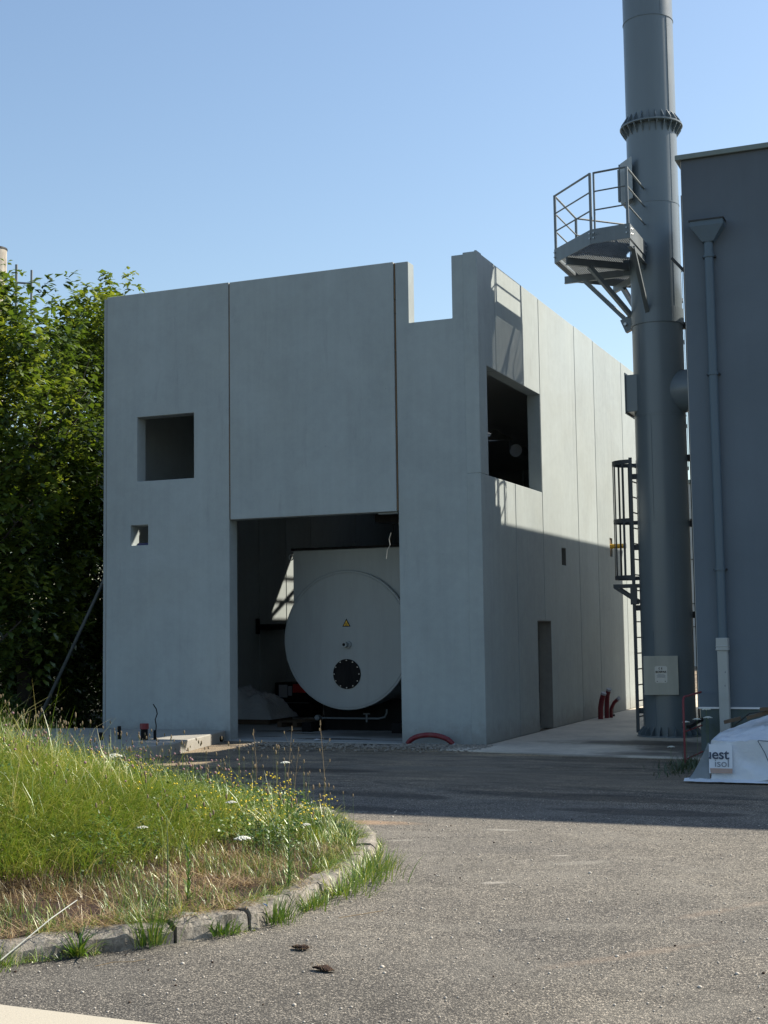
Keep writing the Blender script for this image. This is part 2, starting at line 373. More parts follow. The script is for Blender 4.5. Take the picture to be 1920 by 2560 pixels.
def floor_mat(name, base, wetspots, dirt):
    t = NT(name)
    n1 = t.noise(t.pos, 0.8, 7, 0.65, 0.5); n2 = t.noise(t.pos, 9, 6, 0.7); n3 = t.noise(t.pos, 120, 3, 0.6)
    c = t.mix(1.0, base, t.ramp(n1, [(0.3, (0.72, 0.72, 0.73)), (0.7, (1.2, 1.18, 1.14))]), 'MULTIPLY')
    c = t.mix(1.0, c, t.ramp(n2, [(0.3, (0.86, 0.86, 0.86)), (0.7, (1.12, 1.12, 1.12))]), 'MULTIPLY')
    for (cx, cy, rx, ry, a, s_) in dirt:
        c = t.mix(t.math('MULTIPLY', t.ellipse(cx, cy, rx, ry, 0.35, 0.5, a), s_), c, (0.045, 0.04, 0.033))
    wet = None
    for (cx, cy, rx, ry, a) in wetspots:
        e = t.ellipse(cx, cy, rx, ry, 0.12, 0.05, a); wet = e if wet is None else t.math('MAXIMUM', wet, e)
    r = 0.8
    if wet is not None:
        c = t.mix(t.math('MULTIPLY', wet, 0.8), c, (0.035, 0.035, 0.035)); r = t.math('SUBTRACT', 0.8, t.math('MULTIPLY', wet, 0.6))
    t.col(c); t.rough(r); t.bump(t.math('ADD', n2, n3), 0.15, 0.01)
    return t.m
M_apron = floor_mat('apron_concrete', (0.50, 0.455, 0.385), [], [(2.6, 0.9, 1.5, 0.5, 0.0, 0.85), (3.6, 0.2, 0.9, 1.3, 0, 0.9), (3.2, -1.1, 1.0, 0.35, 0, 0.7), (1.2, -1.45, 1.6, 0.12, -0.1, 0.45)])
M_floor = floor_mat('hall_floor_concrete', (0.33, 0.335, 0.325), [(-3.1, 0.55, 0.75, 0.16, 0.1), (-4.9, 2.3, 0.75, 0.22, 0.3), (-4.6, 0.9, 0.3, 0.08, 0), (-4.2, 1.7, 0.35, 0.08, 0)], [(-2.2, 1.8, 1.6, 0.8, 0, 0.8), (-2.0, 0.5, 0.6, 0.15, 0, 0.4)])

# ------------------------------------------------------------------ the setting
Z0 = -0.012
g = MB(); g.add([(-900,-900,-0.14),(900,-900,-0.14),(900,900,-0.14),(-900,900,-0.14)], [(0,1,2,3)])
build(g, 'ground', M_far, kind='structure')
a = MB(); a.add([(-9.4,-60,Z0),(60,-60,Z0),(60,60,Z0),(-9.4,60,Z0)], [(0,1,2,3)])
build(a, 'asphalt_yard', M_asph, kind='structure')
ap = MB(); ap.prism([(0.02,-0.06),(-0.45,-1.06),(0.2,-1.2),(1.83,-1.53),(3.9,-1.66),(3.9,21),(0.02,21)], -0.13, 0.006)
build(ap, 'concrete_apron', M_apron, kind='structure', bevel=0.008)
fl = MB(); fl.prism([(-7.4,0.0),(-4.95,0.0),(-4.95,-0.06),(-0.3,-0.06),(-0.3,0.02),(-0.2,0.02),(-0.2,19.1),(-7.4,19.1)], -0.1, 0.010)
build(fl, 'hall_floor', M_floor, kind='structure')
# white painted band at the near left
pb = MB(); pb.add([(0.4,-17.1,0.0),(4.3,-17.1,0.0),(4.15,-16.34,0.0),(2.7,-16.30,0.0),(0.4,-16.26,0.0)], [(0,1,2,3,4)])
t = NT('road_paint'); n1 = t.noise(t.pos, 60, 4, 0.7); n2 = t.noise(t.pos, 3, 5, 0.7)
t.col(t.mix(t.ramp(t.math('ADD', n1, t.math('MULTIPLY', n2, 0.3)), [(0.40, 0.75), (0.55, 0.0)]), (0.40, 0.365, 0.295), (0.19, 0.175, 0.15))); t.rough(0.85); t.bump(n1, 0.5, 0.004); M_rpaint = t.m
build(pb, 'painted_line', M_rpaint, kind='structure')

# foundation slab in front of the hall, low and pale
so_ = thing('foundation_slab', 'low pale concrete foundation slab with pipe stubs at the foot of the left front wall', 'slab', (-6, -2, 0))
s = MB(); s.prism([(-7.9,-0.012),(-5.02,-0.012),(-4.93,-0.25),(-4.36,-2.87),(-4.42,-3.3),(-4.75,-3.95),(-8.6,-4.9),(-9.3,-0.4)], -0.1, 0.18)
build(s, 'slab_body', M_slab, so_, bevel=0.015)
def stub(name, path, r, mat, label=None, rr=None):
    b = MB(); b.tube(path, rr or r, 12)
    return build(b, name, mat, so_, smooth=True, label=label)
stub('pipe_stub', [(-5.25,-2.36,0.17),(-5.25,-2.36,0.36)], 0.06, M_black)
stub('pipe_stub', [(-5.25,-2.36,0.36),(-5.25,-2.36,0.45)], 0.075, M_redrail, 'brick red pipe collar')
stub('pipe_stub', [(-5.75,-2.35,0.17),(-5.75,-2.35,0.40)], 0.03, M_black)
stub('pipe_stub', [(-5.95,-2.6,0.17),(-5.95,-2.6,0.31)], 0.035, M_black)
stub('pipe_stub', [(-5.08,-2.3,0.17),(-5.08,-2.3,0.34)], 0.025, M_black)
stub('cable_end', [(-5.20,-2.1,0.17),(-5.18,-2.1,0.4),(-5.2,-2.1,0.5),(-5.16,-2.1,0.6),(-5.18,-2.1,0.68),(-5.24,-2.1,0.76)], 0.009, M_black)
b = MB(); b.tube([(-5.02,-0.42,0.055),(-4.86,-0.40,0.055)], 0.05, 14); build(b, 'drain_pipe_end', M_black, so_, smooth=True)

# ------------------------------------------------------------------ the new concrete hall
hall = thing('concrete_hall', 'unfinished grey precast concrete hall with open gateway and a notch cut in its parapet', 'building', (0, 0, 0))
TH = 0.26; H = 8.52; LX = -7.62; LY = 19.3
def panel(axis, u0, u1, z0, z1, holes, mat, plane, inner, name='wall_panel', bevel=0.007, label=None):
    """slab standing in plane (axis 'x': runs along x at y=plane) with rectangular holes cut through"""
    us = sorted({u0, u1, *[h for q in holes for h in q[:2] if u0 < h < u1]})
    zs = sorted({z0, z1, *[h for q in holes for h in q[2:] if z0 < h < z1]})
    def solid(i, j):
        if i < 0 or j < 0 or i >= len(us)-1 or j >= len(zs)-1: return False
        uc = (us[i]+us[i+1])/2; zc = (zs[j]+zs[j+1])/2
        return not any(q[0] < uc < q[1] and q[2] < zc < q[3] for q in holes)
    bm = bmesh.new(); cache = {}
    def V(u, z, d):
        k = (round(u, 5), round(z, 5), d)
        if k not in cache:
            p = plane if d == 0 else inner
            cache[k] = bm.verts.new((u, p, z) if axis == 'x' else (p, u, z))
        return cache[k]
    for i in range(len(us)-1):
        for j in range(len(zs)-1):
            if not solid(i, j): continue
            a, b, c, d = us[i], us[i+1], zs[j], zs[j+1]
            for k in (0, 1): bm.faces.new([V(a,c,k), V(b,c,k), V(b,d,k), V(a,d,k)])
            if not solid(i-1, j): bm.faces.new([V(a,c,0), V(a,d,0), V(a,d,1), V(a,c,1)])
            if not solid(i+1, j): bm.faces.new([V(b,c,0), V(b,d,0), V(b,d,1), V(b,c,1)])
            if not solid(i, j-1): bm.faces.new([V(a,c,0), V(b,c,0), V(b,c,1), V(a,c,1)])
            if not solid(i, j+1): bm.faces.new([V(a,d,0), V(b,d,0), V(b,d,1), V(a,d,1)])
    bmesh.ops.recalc_face_normals(bm, faces=bm.faces)
    bmesh.ops.dissolve_limit(bm, angle_limit=0.01, verts=bm.verts, edges=bm.edges)
    me = bpy.data.meshes.new(name); bm.to_mesh(me); bm.free()
    return fin(me, name, mat, hall, bevel=bevel, label=label)
G = 0.013
WIN = (-6.925, -5.675, 4.86, 6.10); HOLE = (-7.07, -6.68, 3.637, 4.023)
panel('x', LX, -4.909-0.015, 0.0, H, [WIN, HOLE], M_wall, 0.0, TH+0.04, label='left front panel with one square window opening and one small hole')
panel('x', -4.909+0.015, -1.562-0.013, 4.04, H-0.01, [], M_wall, -0.014, TH-0.01, label='wide panel hung above the gateway')
panel('x', -1.538, -0.055, 0.0, H-0.03, [(-1.292, -0.473, 7.376, 99)], M_wall, 0.0, TH+0.02, label='right front panel with the parapet notch')
WR = (0.42, 3.718, 4.63, 6.57); DR = (3.205, 4.153, -1, 2.107); HR = (5.067, 5.399, 3.249, 3.605)
YP = (9.30, 9.56, 3.62, 4.05)
js = [0.973, 1.964, 3.75, 6.49, 8.16, 10.96, 13.75, 16.5, LY]
panel('y', -0.006, 0.973-G, 4.63, H, [WR], M_wall, 0.0, -TH)
panel('y', 0.973+G, 3.75-G, 4.63, H-0.005, [WR], M_wall, 0.0, -TH)
panel('y', -0.006, 1.964-G, 0.0, 4.624, [], M_wall, 0.0, -TH)
panel('y', 1.964+G, 3.75-G, 0.0, 4.624, [DR], M_wall, 0.0, -TH)
panel('y', 3.75+G, 6.49-G, 0.0, H-0.012, [DR, HR], M_wall, 0.0, -TH)
panel('y', 6.49+G, 8.16-G, 0.0, H-0.004, [], M_wall, 0.0, -TH)
panel('y', 8.16+G, 10.96-G, 0.0, H-0.015, [YP], M_wall, 0.0, -TH)
for i in range(5, 8): panel('y', js[i]+G, js[i+1]-G, 0.0, H-0.006*(i % 3), [], M_wall, 0.0, -TH)
for a_, b_ in [(TH+0.05, 3.3), (3.3, 5.80), (5.80, 7.17), (7.17, 8.55), (8.55, 11.30), (11.3, 14.0), (14.0, 16.7), (16.7, LY)]:
    panel('y', a_+0.016, b_-0.016, 0.0, H-0.01, [], M_wall, LX, LX+0.25)
for y_ in (3.3, 5.80, 7.17, 8.55, 11.30, 14.0, 16.7):
    b = MB(); b.box(LX+0.08, LX+0.19, y_-0.0155, y_+0.0155, 0, H-0.02); build(b, 'joint_filler', M_black, hall)
M_lining = paint('dark_lining', (0.15, 0.14, 0.125), 0.85, var=0.3, scale=7)  # dark lining added over the reveals to bring their tone down
b = MB(); b.box(-0.262, -0.003, DR[1]-0.014, DR[1]-0.001, 0.012, DR[3]-0.001); build(b, 'dark_reveal_lining', M_lining, hall)
b = MB(); b.box(-0.262, -0.003, DR[0]+0.001, DR[1]-0.015, DR[3]-0.015, DR[3]-0.001); build(b, 'dark_reveal_lining', M_lining, hall)
b = MB(); b.box(-0.262, -0.003, HR[1]-0.012, HR[1]-0.001, HR[2], HR[3]); build(b, 'dark_reveal_lining', M_lining, hall)
b = MB(); b.box(-0.262, -0.240, HR[0], HR[1]-0.013, HR[2], HR[3]); build(b, 'hole_cover', M_lining, hall)
for a_, b_ in [(LX+0.26, -5.0), (-5.0, -2.5), (-2.5, -0.27)]: panel('x', a_+G, b_-G, 0.0, H, [], M_wall, LY, LY-0.25)
for y_, z0_, z1_ in [(0.973, 6.6, H), (1.964, 0, 4.6), (3.75, 2.15, H)] + [(q, 0, H) for q in js[3:-1]]:
    b = MB(); b.box(-0.20, -0.022, y_-G+0.001, y_+G-0.001, z0_+0.03, z1_-0.06); build(b, 'joint_filler', M_black, hall)
# filler strips, packing and sealant in the joints
for x_, z_ in ((-4.909, 4.05), (-1.5565, 4.05)):
    zz = z_
    while zz < H - 0.05:
        l = rnd.uniform(0.15, 0.9); e = min(zz + l, H - 0.03)
        if rnd.random() < 0.86:
            b = MB(); b.box(x_-0.0105, x_+0.0105, 0.004 + rnd.uniform(0, 0.012), 0.2, zz, e); build(b, 'joint_filler', M_seal, hall)
        zz = e + 0.01
b = MB(); b.box(-7.70, -7.628, 0.02, 0.22, 0, H-0.03); build(b, 'corner_profile', M_wall, hall, bevel=0.006)
b = MB(); b.box(-7.626, -7.622, 0.006, 0.22, 0, H-0.05); build(b, 'joint_filler', M_seal, hall)
b = MB(); b.box(-0.050, -0.006, 0.004, TH, 0, H+0.02); build(b, 'corner_profile', M_wall, hall, bevel=0.006)
for z_, d_ in ((4.005, 0.12),):
    b = MB(); b.box(-1.95, -1.58, 0.05, 0.20, z_, z_+0.03); build(b, 'steel_bearing_plate', M_galv, hall)
b = MB(); b.tube([(-1.98, 0.7, 3.72), (-2.02, 0.7, 3.6), (-2.0, 0.7, 3.5), (-2.06, 0.7, 3.4), (-2.08, 0.7, 3.25)], 0.007, 6); build(b, 'hanging_chain', M_alu, hall)
# roof deck with hatch openings left open
HX0, HX1, HY0, HY1 = -4.85, -3.36, 10.05, 12.2
VX0, VX1, VY0, VY1 = -4.9, -4.1, 2.7, 3.4
def roofpiece(x0, x1, y0, y1):
    b = MB(); b.box(x0, x1, y0, y1, 6.95, 7.18); build(b, 'roof_slab', M_roof, hall)
X0, X1 = LX+0.255, -TH-0.005
roofpiece(X0, X1, TH+0.06, VY0); roofpiece(X0, VX0, VY0+.002, VY1); roofpiece(VX1, X1, VY0+.002, VY1); roofpiece(X0, X1, VY1+.002, HY0)
roofpiece(X0, HX0, HY0+.002, HY1); roofpiece(HX1, X1, HY0+.002, HY1); roofpiece(X0, X1, HY1+.002, LY-0.26)
# guard rails round the big hatch
def hatch_post(x, y):
    b = MB(); b.tube([(x, y, 7.18), (x, y, 8.28)], 0.035, 8); return build(b, 'hatch_post', M_galv, hall, smooth=True)
for x in (HX0-0.1, -4.05, HX1+0.1):
    hatch_post(x, HY0-0.1); hatch_post(x, HY1+0.1)
for z in (7.7, 8.25):
    for y in (HY0-0.1, HY1+0.1):
        b = MB(); b.tube([(HX0-0.1, y, z), (HX1+0.1, y, z)], 0.035, 8); build(b, 'hatch_rail', M_galv, hall, smooth=True)
    b = MB(); b.tube([(HX1+0.1, HY0-0.1, z), (HX1+0.1, HY1+0.1, z)], 0.035, 8); build(b, 'hatch_rail', M_galv, hall, smooth=True)
b = MB(); b.bar((HX0, HY0, 7.1), (HX1, HY1, 7.1), 0.07, 0.08); build(b, 'hatch_brace', M_galv, hall)
b = MB(); b.bar((HX1, HY0, 7.1), (HX0, HY1, 7.1), 0.07, 0.08); build(b, 'hatch_brace', M_galv, hall)
b = MB(); b.box(-7.06, -6.66, 0.24, 0.27, 3.64, 3.70); build(b, 'blue_strap', M_strap, hall)
# bracket beam on the inner left wall
b = MB(); b.box(LX+0.25, LX+0.30, 5.60, 5.72, 1.93, 2.28); b.box(LX+0.25, LX+0.55, 5.70, 6.62, 2.03, 2.15); build(b, 'wall_bracket', M_black, hall)
b = MB(); b.box(-1.72, -1.56, 0.45, 0.5, 3.82, 3.93); build(b, 'paper_label', M_white, hall)
b = MB(); b.box(-2.2, -1.3, 0.5, 0.8, 3.9, 4.06); build(b, 'steel_frame', M_black, hall)
# small hole in the right wall is backed by a box; plank round the gas pipe
b = MB(); b.box(-0.24, -0.03, YP[0]+0.003, YP[1]-0.003, YP[2]+0.003, YP[3]-0.003); build(b, 'wood_infill', M_wood, hall)

# objects inside, seen through the openings
boil = thing('boiler', 'large grey cylindrical boiler with a black burner opening, standing inside the gateway', 'boiler', (-3.47, 2.0, 0))
BX, BZ, BR, BY = -3.47, 1.79, 1.345, 2.0
def ycyl(name, mat, x, z, r0, y0, y1, n=96, parent=boil, r1=None, smooth=True, bevel=0, label=None):
    b = MB(); b.tube([(x, y0, z), (x, y1, z)], [r0, r1 or r0], n); return build(b, name, mat, parent, smooth=smooth, bevel=bevel, label=label)
ycyl('front_plate', M_boiler, BX, BZ, BR, BY, BY+0.05, bevel=0.012)
b = MB(); b.tube([(BX+(BR-0.05)*math.cos(q), BY-0.004, BZ+(BR-0.05)*math.sin(q)) for q in np.linspace(0, 2*math.pi, 97)], 0.006, 6, cap=False); build(b, 'weld_bead', M_boiler, boil, smooth=True)
ycyl('shell', M_boiler, BX, BZ, BR-0.03, BY+0.05, BY+6.2)
b = MB(); b.box(-4.65, -2.29, BY+0.08, BY+1.9, 2.42, 3.555); build(b, 'casing', M_boiler, boil, bevel=0.012)
b = MB(); b.box(-4.68, -2.26, BY+0.06, BY+1.93, 3.557, 3.60); build(b, 'casing_lid', M_black, boil)
b = MB(); b.prism([(0,0)]*3, 0, 0) if False else b.plate([(-4.62, BY+0.1, 2.41), (-4.40, BY+0.1, 2.41), (-4.50, BY+0.1, 2.22)], 0.03); build(b, 'gusset', M_boiler, boil)
# lifting eye
b = MB(); cpt = [(-4.71 + 0.045*math.cos(q)*1.0, BY+0.12, 3.43 + 0.055*math.sin(q)) for q in np.linspace(0, 2*math.pi, 15)]
b.tube(cpt, 0.012, 6, cap=False); build(b, 'lifting_eye', M_boiler, boil, smooth=True)
bf = ycyl('burner_cover', M_black, BX, 1.135, 0.287, BY-0.02, BY-0.001, 64)
for k in range(12):
    q = 2*math.pi*(k+0.0)/12 + math.pi/2
    b = MB(); b.tube([(BX+0.262*math.cos(q), BY-0.034, 1.135+0.262*math.sin(q)), (BX+0.262*math.cos(q), BY-0.015, 1.135+0.262*math.sin(q))], 0.012, 6)
    build(b, 'bolt', M_bolt, bf)
nz = ycyl('nozzle', M_boiler, BX+0.02, 1.70, 0.075, BY-0.03, BY+0.0, 24)
ycyl('nozzle_pipe', M_boiler, BX+0.0, 1.70, 0.055, BY-0.14, BY-0.03, 20, parent=nz)
ycyl('nozzle_bore', M_black, BX-0.0, 1.70, 0.03, BY-0.142, BY-0.139, 16, parent=nz)
tri = MB(); z0_, s_ = 2.045, 0.085
tri.plate([(BX-s_, BY-0.004, z0_), (BX+s_, BY-0.004, z0_), (BX, BY-0.004, z0_+0.155)], 0.003); wt = build(tri, 'warning_sign', M_black, boil)
tri = MB(); tri.plate([(BX-s_+0.024, BY-0.008, z0_+0.014), (BX+s_-0.024, BY-0.008, z0_+0.014), (BX, BY-0.008, z0_+0.124)], 0.002); build(tri, 'yellow_field', M_yellow, wt)
b = MB()
for dx in (-0.018, 0.002, 0.022): b.tube([(BX+dx, BY-0.012, z0_+0.035), (BX+dx+0.008, BY-0.012, z0_+0.046), (BX+dx-0.004, BY-0.012, z0_+0.058), (BX+dx+0.005, BY-0.012, z0_+0.072)], 0.003, 5)
b.box(BX-0.03, BX+0.03, BY-0.013, BY-0.010, z0_+0.022, z0_+0.028); build(b, 'symbol', M_black, wt)
for y in (BY+0.7, BY+4.5):
    b = MB(); b.box(-4.3, -2.6, y, y+0.25, 0.01, 0.62); build(b, 'saddle', M_black, boil)
b = MB(); b.box(-4.5, -4.3, BY+0.1, BY+6, 0.01, 0.2); b.box(-2.6, -2.4, BY+0.1, BY+6, 0.01, 0.2); build(b, 'skid', M_black, boil)
b = MB(); b.tube([(-4.15, BY+0.3, 0.27), (-2.95, BY+0.3, 0.27), (-2.82, BY+0.3, 0.30), (-2.78, BY+0.3, 0.38), (-2.78, BY+0.3, 0.45)], 0.018, 8)
b.tube([(-3.2, BY+0.3, 0.20), (-3.2, BY+0.3, 0.36)], 0.02, 8); b.tube([(-3.27, BY+0.3, 0.36), (-3.13, BY+0.3, 0.36)], 0.014, 8); build(b, 'drain_line', M_galv, boil, smooth=True)
ycyl('valve_flange', M_galv, -4.25, 0.28, 0.05, BY+0.26, BY+0.36, 20)

# plastic wrapped load on a pallet
def drape(name, x0, x1, y0, y1, hfun, n, mat, parent, skirt=0.0, label=None):
    bm = bmesh.new(); grid = []
    for i in range(n+1):
        row = []
        for j in range(n+1):
            u = i/n; v = j/n; x = x0+(x1-x0)*u; y = y0+(y1-y0)*v
            row.append(bm.verts.new((x, y, hfun(x, y, u, v))))
        grid.append(row)
    for i in range(n):
        for j in range(n): bm.faces.new([grid[i][j], grid[i+1][j], grid[i+1][j+1], grid[i][j+1]])
    off = ORG[parent.name]
    for v in bm.verts: v.co -= off
    me = bpy.data.meshes.new(name); bm.to_mesh(me); bm.free()
    me.polygons.foreach_set('use_smooth', [True]*len(me.polygons))
    return fin(me, name, mat, parent, smooth=False, label=label)
t = NT('clear_dirty_film'); t.col((0.42, 0.44, 0.46)); t.rough(0.18); t.b.inputs['Specular IOR Level'].default_value = 0.6
t.bump(t.noise(t.pos, 9, 5, 0.7, 1.2), 0.9, 0.05); M_film = t.m
ld = thing('wrapped_load', 'lumpy load under shiny clear plastic on a wooden pallet just inside the gateway', 'wrapped pallet', (-6.6, 4.4, 0))
def hf(x, y, u, v):
    e = min(u, 1-u, v, 1-v)
    base = 0.50*math.exp(-((u-0.22)**2)/0.05) + 0.34*math.exp(-((u-0.62)**2)/0.06) + 0.1
    nn = mnoise.noise(Vector((x*3, y*3, 2)))*0.10 + abs(mnoise.noise(Vector((x*8, y*8, 5))))*0.10
    return 0.12 + (base + nn) * min(1, e*6)**0.6
drape('plastic_sheet', -7.33, -6.05, 3.8, 5.1, hf, 46, M_film, ld)
for y in (3.85, 4.35, 4.9):
    b = MB(); b.box(-7.2, -6.15, y, y+0.1, 0.012, 0.12); build(b, 'pallet_bearer', M_wood, ld)
cb = thing('control_cabinet', 'dark cabinet bearing a red sheet and pale papers, behind the boiler', 'cabinet', (-7.0, 6.6, 0))
b = MB(); b.box(-7.3, -6.35, 6.4, 7.0, 0.01, 0.80); build(b, 'cabinet_body', M_black, cb, bevel=0.01)
M_sheetred = paint('red_sheet', (0.55, 0.02, 0.015), 0.6); M_paper = paint('grey_paper', (0.35, 0.36, 0.40), 0.8)
b = MB(); b.box(-6.83, -6.50, 6.385, 6.397, 0.57, 0.77); build(b, 'red_sheet', M_sheetred, cb)
b = MB(); b.box(-7.19, -6.97, 6.385, 6.397, 0.46, 0.75); build(b, 'paper', M_paper, cb)
b = MB(); b.box(-6.95, -6.85, 6.385, 6.397, 0.50, 0.72); build(b, 'paper', M_paper, cb)
b = MB(); b.box(-7.25, -6.4, 6.385, 6.40, 0.33, 0.345); build(b, 'cabinet_seam', M_galv, cb)
for k, (px_, py_, s_) in enumerate([(-5.2, 3.6, 0.5)]):
    p = thing('wooden_pallet', 'small dark wooden pallet lying on the floor in front of the boiler', 'pallet', (px_, py_, 0))
    for q in range(4):
        b = MB(); b.box(px_-0.4, px_+0.4, py_-0.4+q*0.22, py_-0.28+q*0.22, 0.11, 0.13); build(b, 'board', M_wood, p)
    for q in range(3):
        b = MB(); b.box(px_-0.4+q*0.35, px_-0.3+q*0.35, py_-0.4, py_+0.4, 0.012, 0.11); build(b, 'bearer', M_wood, p)
b = MB(); b.add([(-3.32,0.15,0.02),(-3.2,0.13,0.03),(-3.14,0.22,0.02),(-3.3,0.25,0.035)], [(0,1,2,3)])
b.add([(-3.32,0.15,0.012),(-3.2,0.13,0.02),(-3.14,0.22,0.012),(-3.3,0.25,0.02)], [(3,2,1,0)])
single(b, 'paper_scrap', M_white, 'crumpled white scrap of paper on the hall floor by the threshold', 'paper scrap', (-3.23, 0.19, 0.02))
# duct and platform seen through the upper side window
du = thing('round_duct', 'round grey duct end glimpsed in the dark through the large side window', 'duct', (-3.0, 12.0, 6.6))
b = MB(); b.tube([(-3.0, 11.8, 6.60), (-3.0, 12.6, 6.60)], 0.17, 28); build(b, 'duct_end', M_boiler, du, smooth=True)
b = MB(); b.tube([(-2.6, 12.2, 6.48), (-1.9, 12.2, 6.48)], 0.2, 24); build(b, 'duct_branch', M_dark, du, smooth=True)
b = MB(); b.box(-2.75, -2.3, 12.1, 12.6, 6.1, 6.4); build(b, 'duct_bracket', M_boiler, du)
gn = thing('roof_gantry', 'pale steel beam with a triangular plate glimpsed through the large side window', 'steel beam', (-3.0, 9.9, 6.6))
b = MB(); b.bar((-3.15, 9.2, 6.60), (-2.85, 11.0, 6.80), 0.05, 0.09); build(b, 'beam', M_alu, gn)
b = MB(); b.plate([(-3.05, 9.75, 6.68), (-2.9, 10.85, 6.82), (-3.0, 10.0, 6.93)], 0.02); build(b, 'gusset_plate', M_alu, gn)
b = MB(); b.bar((-2.87, 10.9, 6.5), (-2.87, 10.9, 6.76), 0.03, 0.03); build(b, 'hanger', M_galv, gn)

# ------------------------------------------------------------------ the steel stack
SX, SY, SR = 2.580, 2.66, 0.462
stk = thing('chimney_stack', 'tall dark grey steel chimney stack between the two buildings, with a platform and ladder', 'chimney', (SX, SY, 0))
def scyl(name, z0, z1, r, mat=M_stack, n=96, **k):
    b = MB(); b.tube([(SX, SY, z0), (SX, SY, z1)], r, n, cap=True); return build(b, name, mat, stk, smooth=True, **k)
seams = [0.0, 1.88, 3.84, 5.78, 7.75, 9.70]
for i in range(5): scyl('shell_ring', seams[i]+0.002, seams[i+1]-0.003, SR)
scyl('shell_ring', 9.703, 11.20, SR)
ups = [11.235, 13.23, 15.2, 17.2, 19.2]
for i in range(4): scyl('shell_ring', ups[i]+0.002, ups[i+1]-0.003, SR-0.004)
for z in seams[1:] + ups[1:-1]:
    b = MB(); b.ring((SX, SY), SR-0.02, SR+0.006, z-0.006, z+0.006, 96); build(b, 'weld_seam', M_stack, stk, smooth=True)
# long seams
for i, (z0, z1) in enumerate([(0.1, 1.87), (1.89, 3.83), (3.85, 5.77), (5.79, 7.74), (7.76, 9.69), (9.71, 11.0), (11.4, 13.22), (13.24, 15.19)]):
    q = math.radians([-110, -60, -100, -125, -35, -32, -32, -48][i])
    b = MB(); b.tube([(SX+SR*math.cos(q), SY+SR*math.sin(q), z0), (SX+SR*math.cos(q), SY+SR*math.sin(q), z1)], 0.005, 6); build(b, 'long_seam', M_stack, stk)
def flange(zc, R1, nz, up, dn, hgt, t_=0.03):
    b = MB(); b.ring((SX, SY), SR-0.01, R1, zc, zc+t_, 96); f = build(b, 'flange', M_stack, stk, bevel=0.004)
    for k in range(nz):
        q = 2*math.pi*(k+0.5)/nz; cs, sn = math.cos(q), math.sin(q)
        def P(r, z, o): return (SX+r*cs-o*sn, SY+r*sn+o*cs, z)
        for s_, on in ((1, up), (-1, dn)):
            if not on: continue
            zb = zc+t_ if s_ > 0 else zc
            pts = [P(SR-0.01, zb, -0.006), P(R1-0.015, zb, -0.006), P(R1-0.02, zb+s_*0.045, -0.006), P(SR-0.01, zb+s_*hgt, -0.006)]
            b = MB(); b.plate(pts, 0.012); build(b, 'gusset', M_stack, f)
flange(11.20, SR+0.115, 24, True, True, 0.20)
flange(0.0, SR+0.13, 24, True, False, 0.17)
# inspection cover with nameplate, facing the yard
fd = Vector((0.194, -0.981, 0)).normalized(); sdv = Vector((fd.y*-1, fd.x, 0)); sdv = Vector((0.981, 0.194, 0))
pc = Vector((SX, SY, 0)) + fd*(SR+0.03)
def local_plate(name, cx, cz, w_, h_, d0, d1, mat, parent, bevel=0.0, tilt=0):
    b = MB(); vs = []
    for d in (d0, d1):
        for a_, e_ in ((-1,-1),(1,-1),(1,1),(-1,1)):
            p = pc + sdv*(cx+a_*w_/2) + fd*d; vs.append((p.x, p.y, cz+e_*h_/2))
    b.add(vs, [(0,1,2,3),(7,6,5,4),(0,4,5,1),(1,5,6,2),(2,6,7,3),(3,7,4,0)])
    return build(b, name, mat, parent, bevel=bevel)
PX = -0.13
cov = local_plate('inspection_cover', PX, 1.095, 0.60, 0.685, 0.0, 0.012, M_plate, stk, 0.003)
local_plate('cover_rim', PX, 1.095, 0.56, 0.64, -0.12, 0.0, M_stack, cov)
for a_, e_ in ((0, 0.31), (-0.27, 0), (0.27, 0), (0.02, -0.31)): local_plate('screw', PX+a_, 1.095+e_, 0.02, 0.02, 0.012, 0.018, M_bolt, cov)
npx, npz = PX+0.0, 1.112
b = MB(); pts = []
for a_, e_ in ((-.108,-.125),(-.085,-.148),(.085,-.148),(.108,-.125),(.108,.125),(.085,.148),(-.085,.148),(-.108,.125)):
    p = pc + sdv*(npx+a_) + fd*0.0135; pts.append((p.x, p.y, npz+e_))
b.plate(pts, -0.002); nm = build(b, 'nameplate', M_alu, cov)
for (a_, e_) in ((-.07,-.12), (.07,-.12)): local_plate('rivet', npx+a_, npz+e_, 0.014, 0.014, 0.0157, 0.02, M_dark, cov)
def text_mesh(s_, size, mat, name, parent, origin, right, up, bold=0.0, cut=None, sx=1.0, center=True):
    cu_ = bpy.data.curves.new('txt', 'FONT'); cu_.body = s_; cu_.size = size; cu_.offset = bold; cu_.extrude = 0.0015
    cu_.align_x = 'CENTER' if center else 'LEFT'; cu_.align_y = 'CENTER' if center else 'BOTTOM_BASELINE'
    to = bpy.data.objects.new('txt', cu_); C.objects.link(to)
    dg = bpy.context.evaluated_depsgraph_get(); me = bpy.data.meshes.new_from_object(to.evaluated_get(dg))
    bpy.data.objects.remove(to); me.name = name
    right = Vector(right).normalized(); up = Vector(up).normalized(); nn = right.cross(up); off = ORG[parent.name] if parent else Vector((0,0,0))
    if cut is not None:
        bm = bmesh.new(); bm.from_mesh(me)
        bmesh.ops.bisect_plane(bm, geom=bm.verts[:]+bm.edges[:]+bm.faces[:], plane_co=(cut, 0, 0), plane_no=(1, 0, 0), clear_inner=True)
        bm.to_mesh(me); bm.free()
    for v in me.vertices:
        p = Vector(origin) + right*v.co.x*sx + up*v.co.y + nn*v.co.z; v.co = p - off
    me.materials.clear()
    return fin(me, name, mat, parent)
tp = lambda a_, e_: pc + sdv*(npx+a_) + fd*0.0165 + Vector((0, 0, npz+e_))
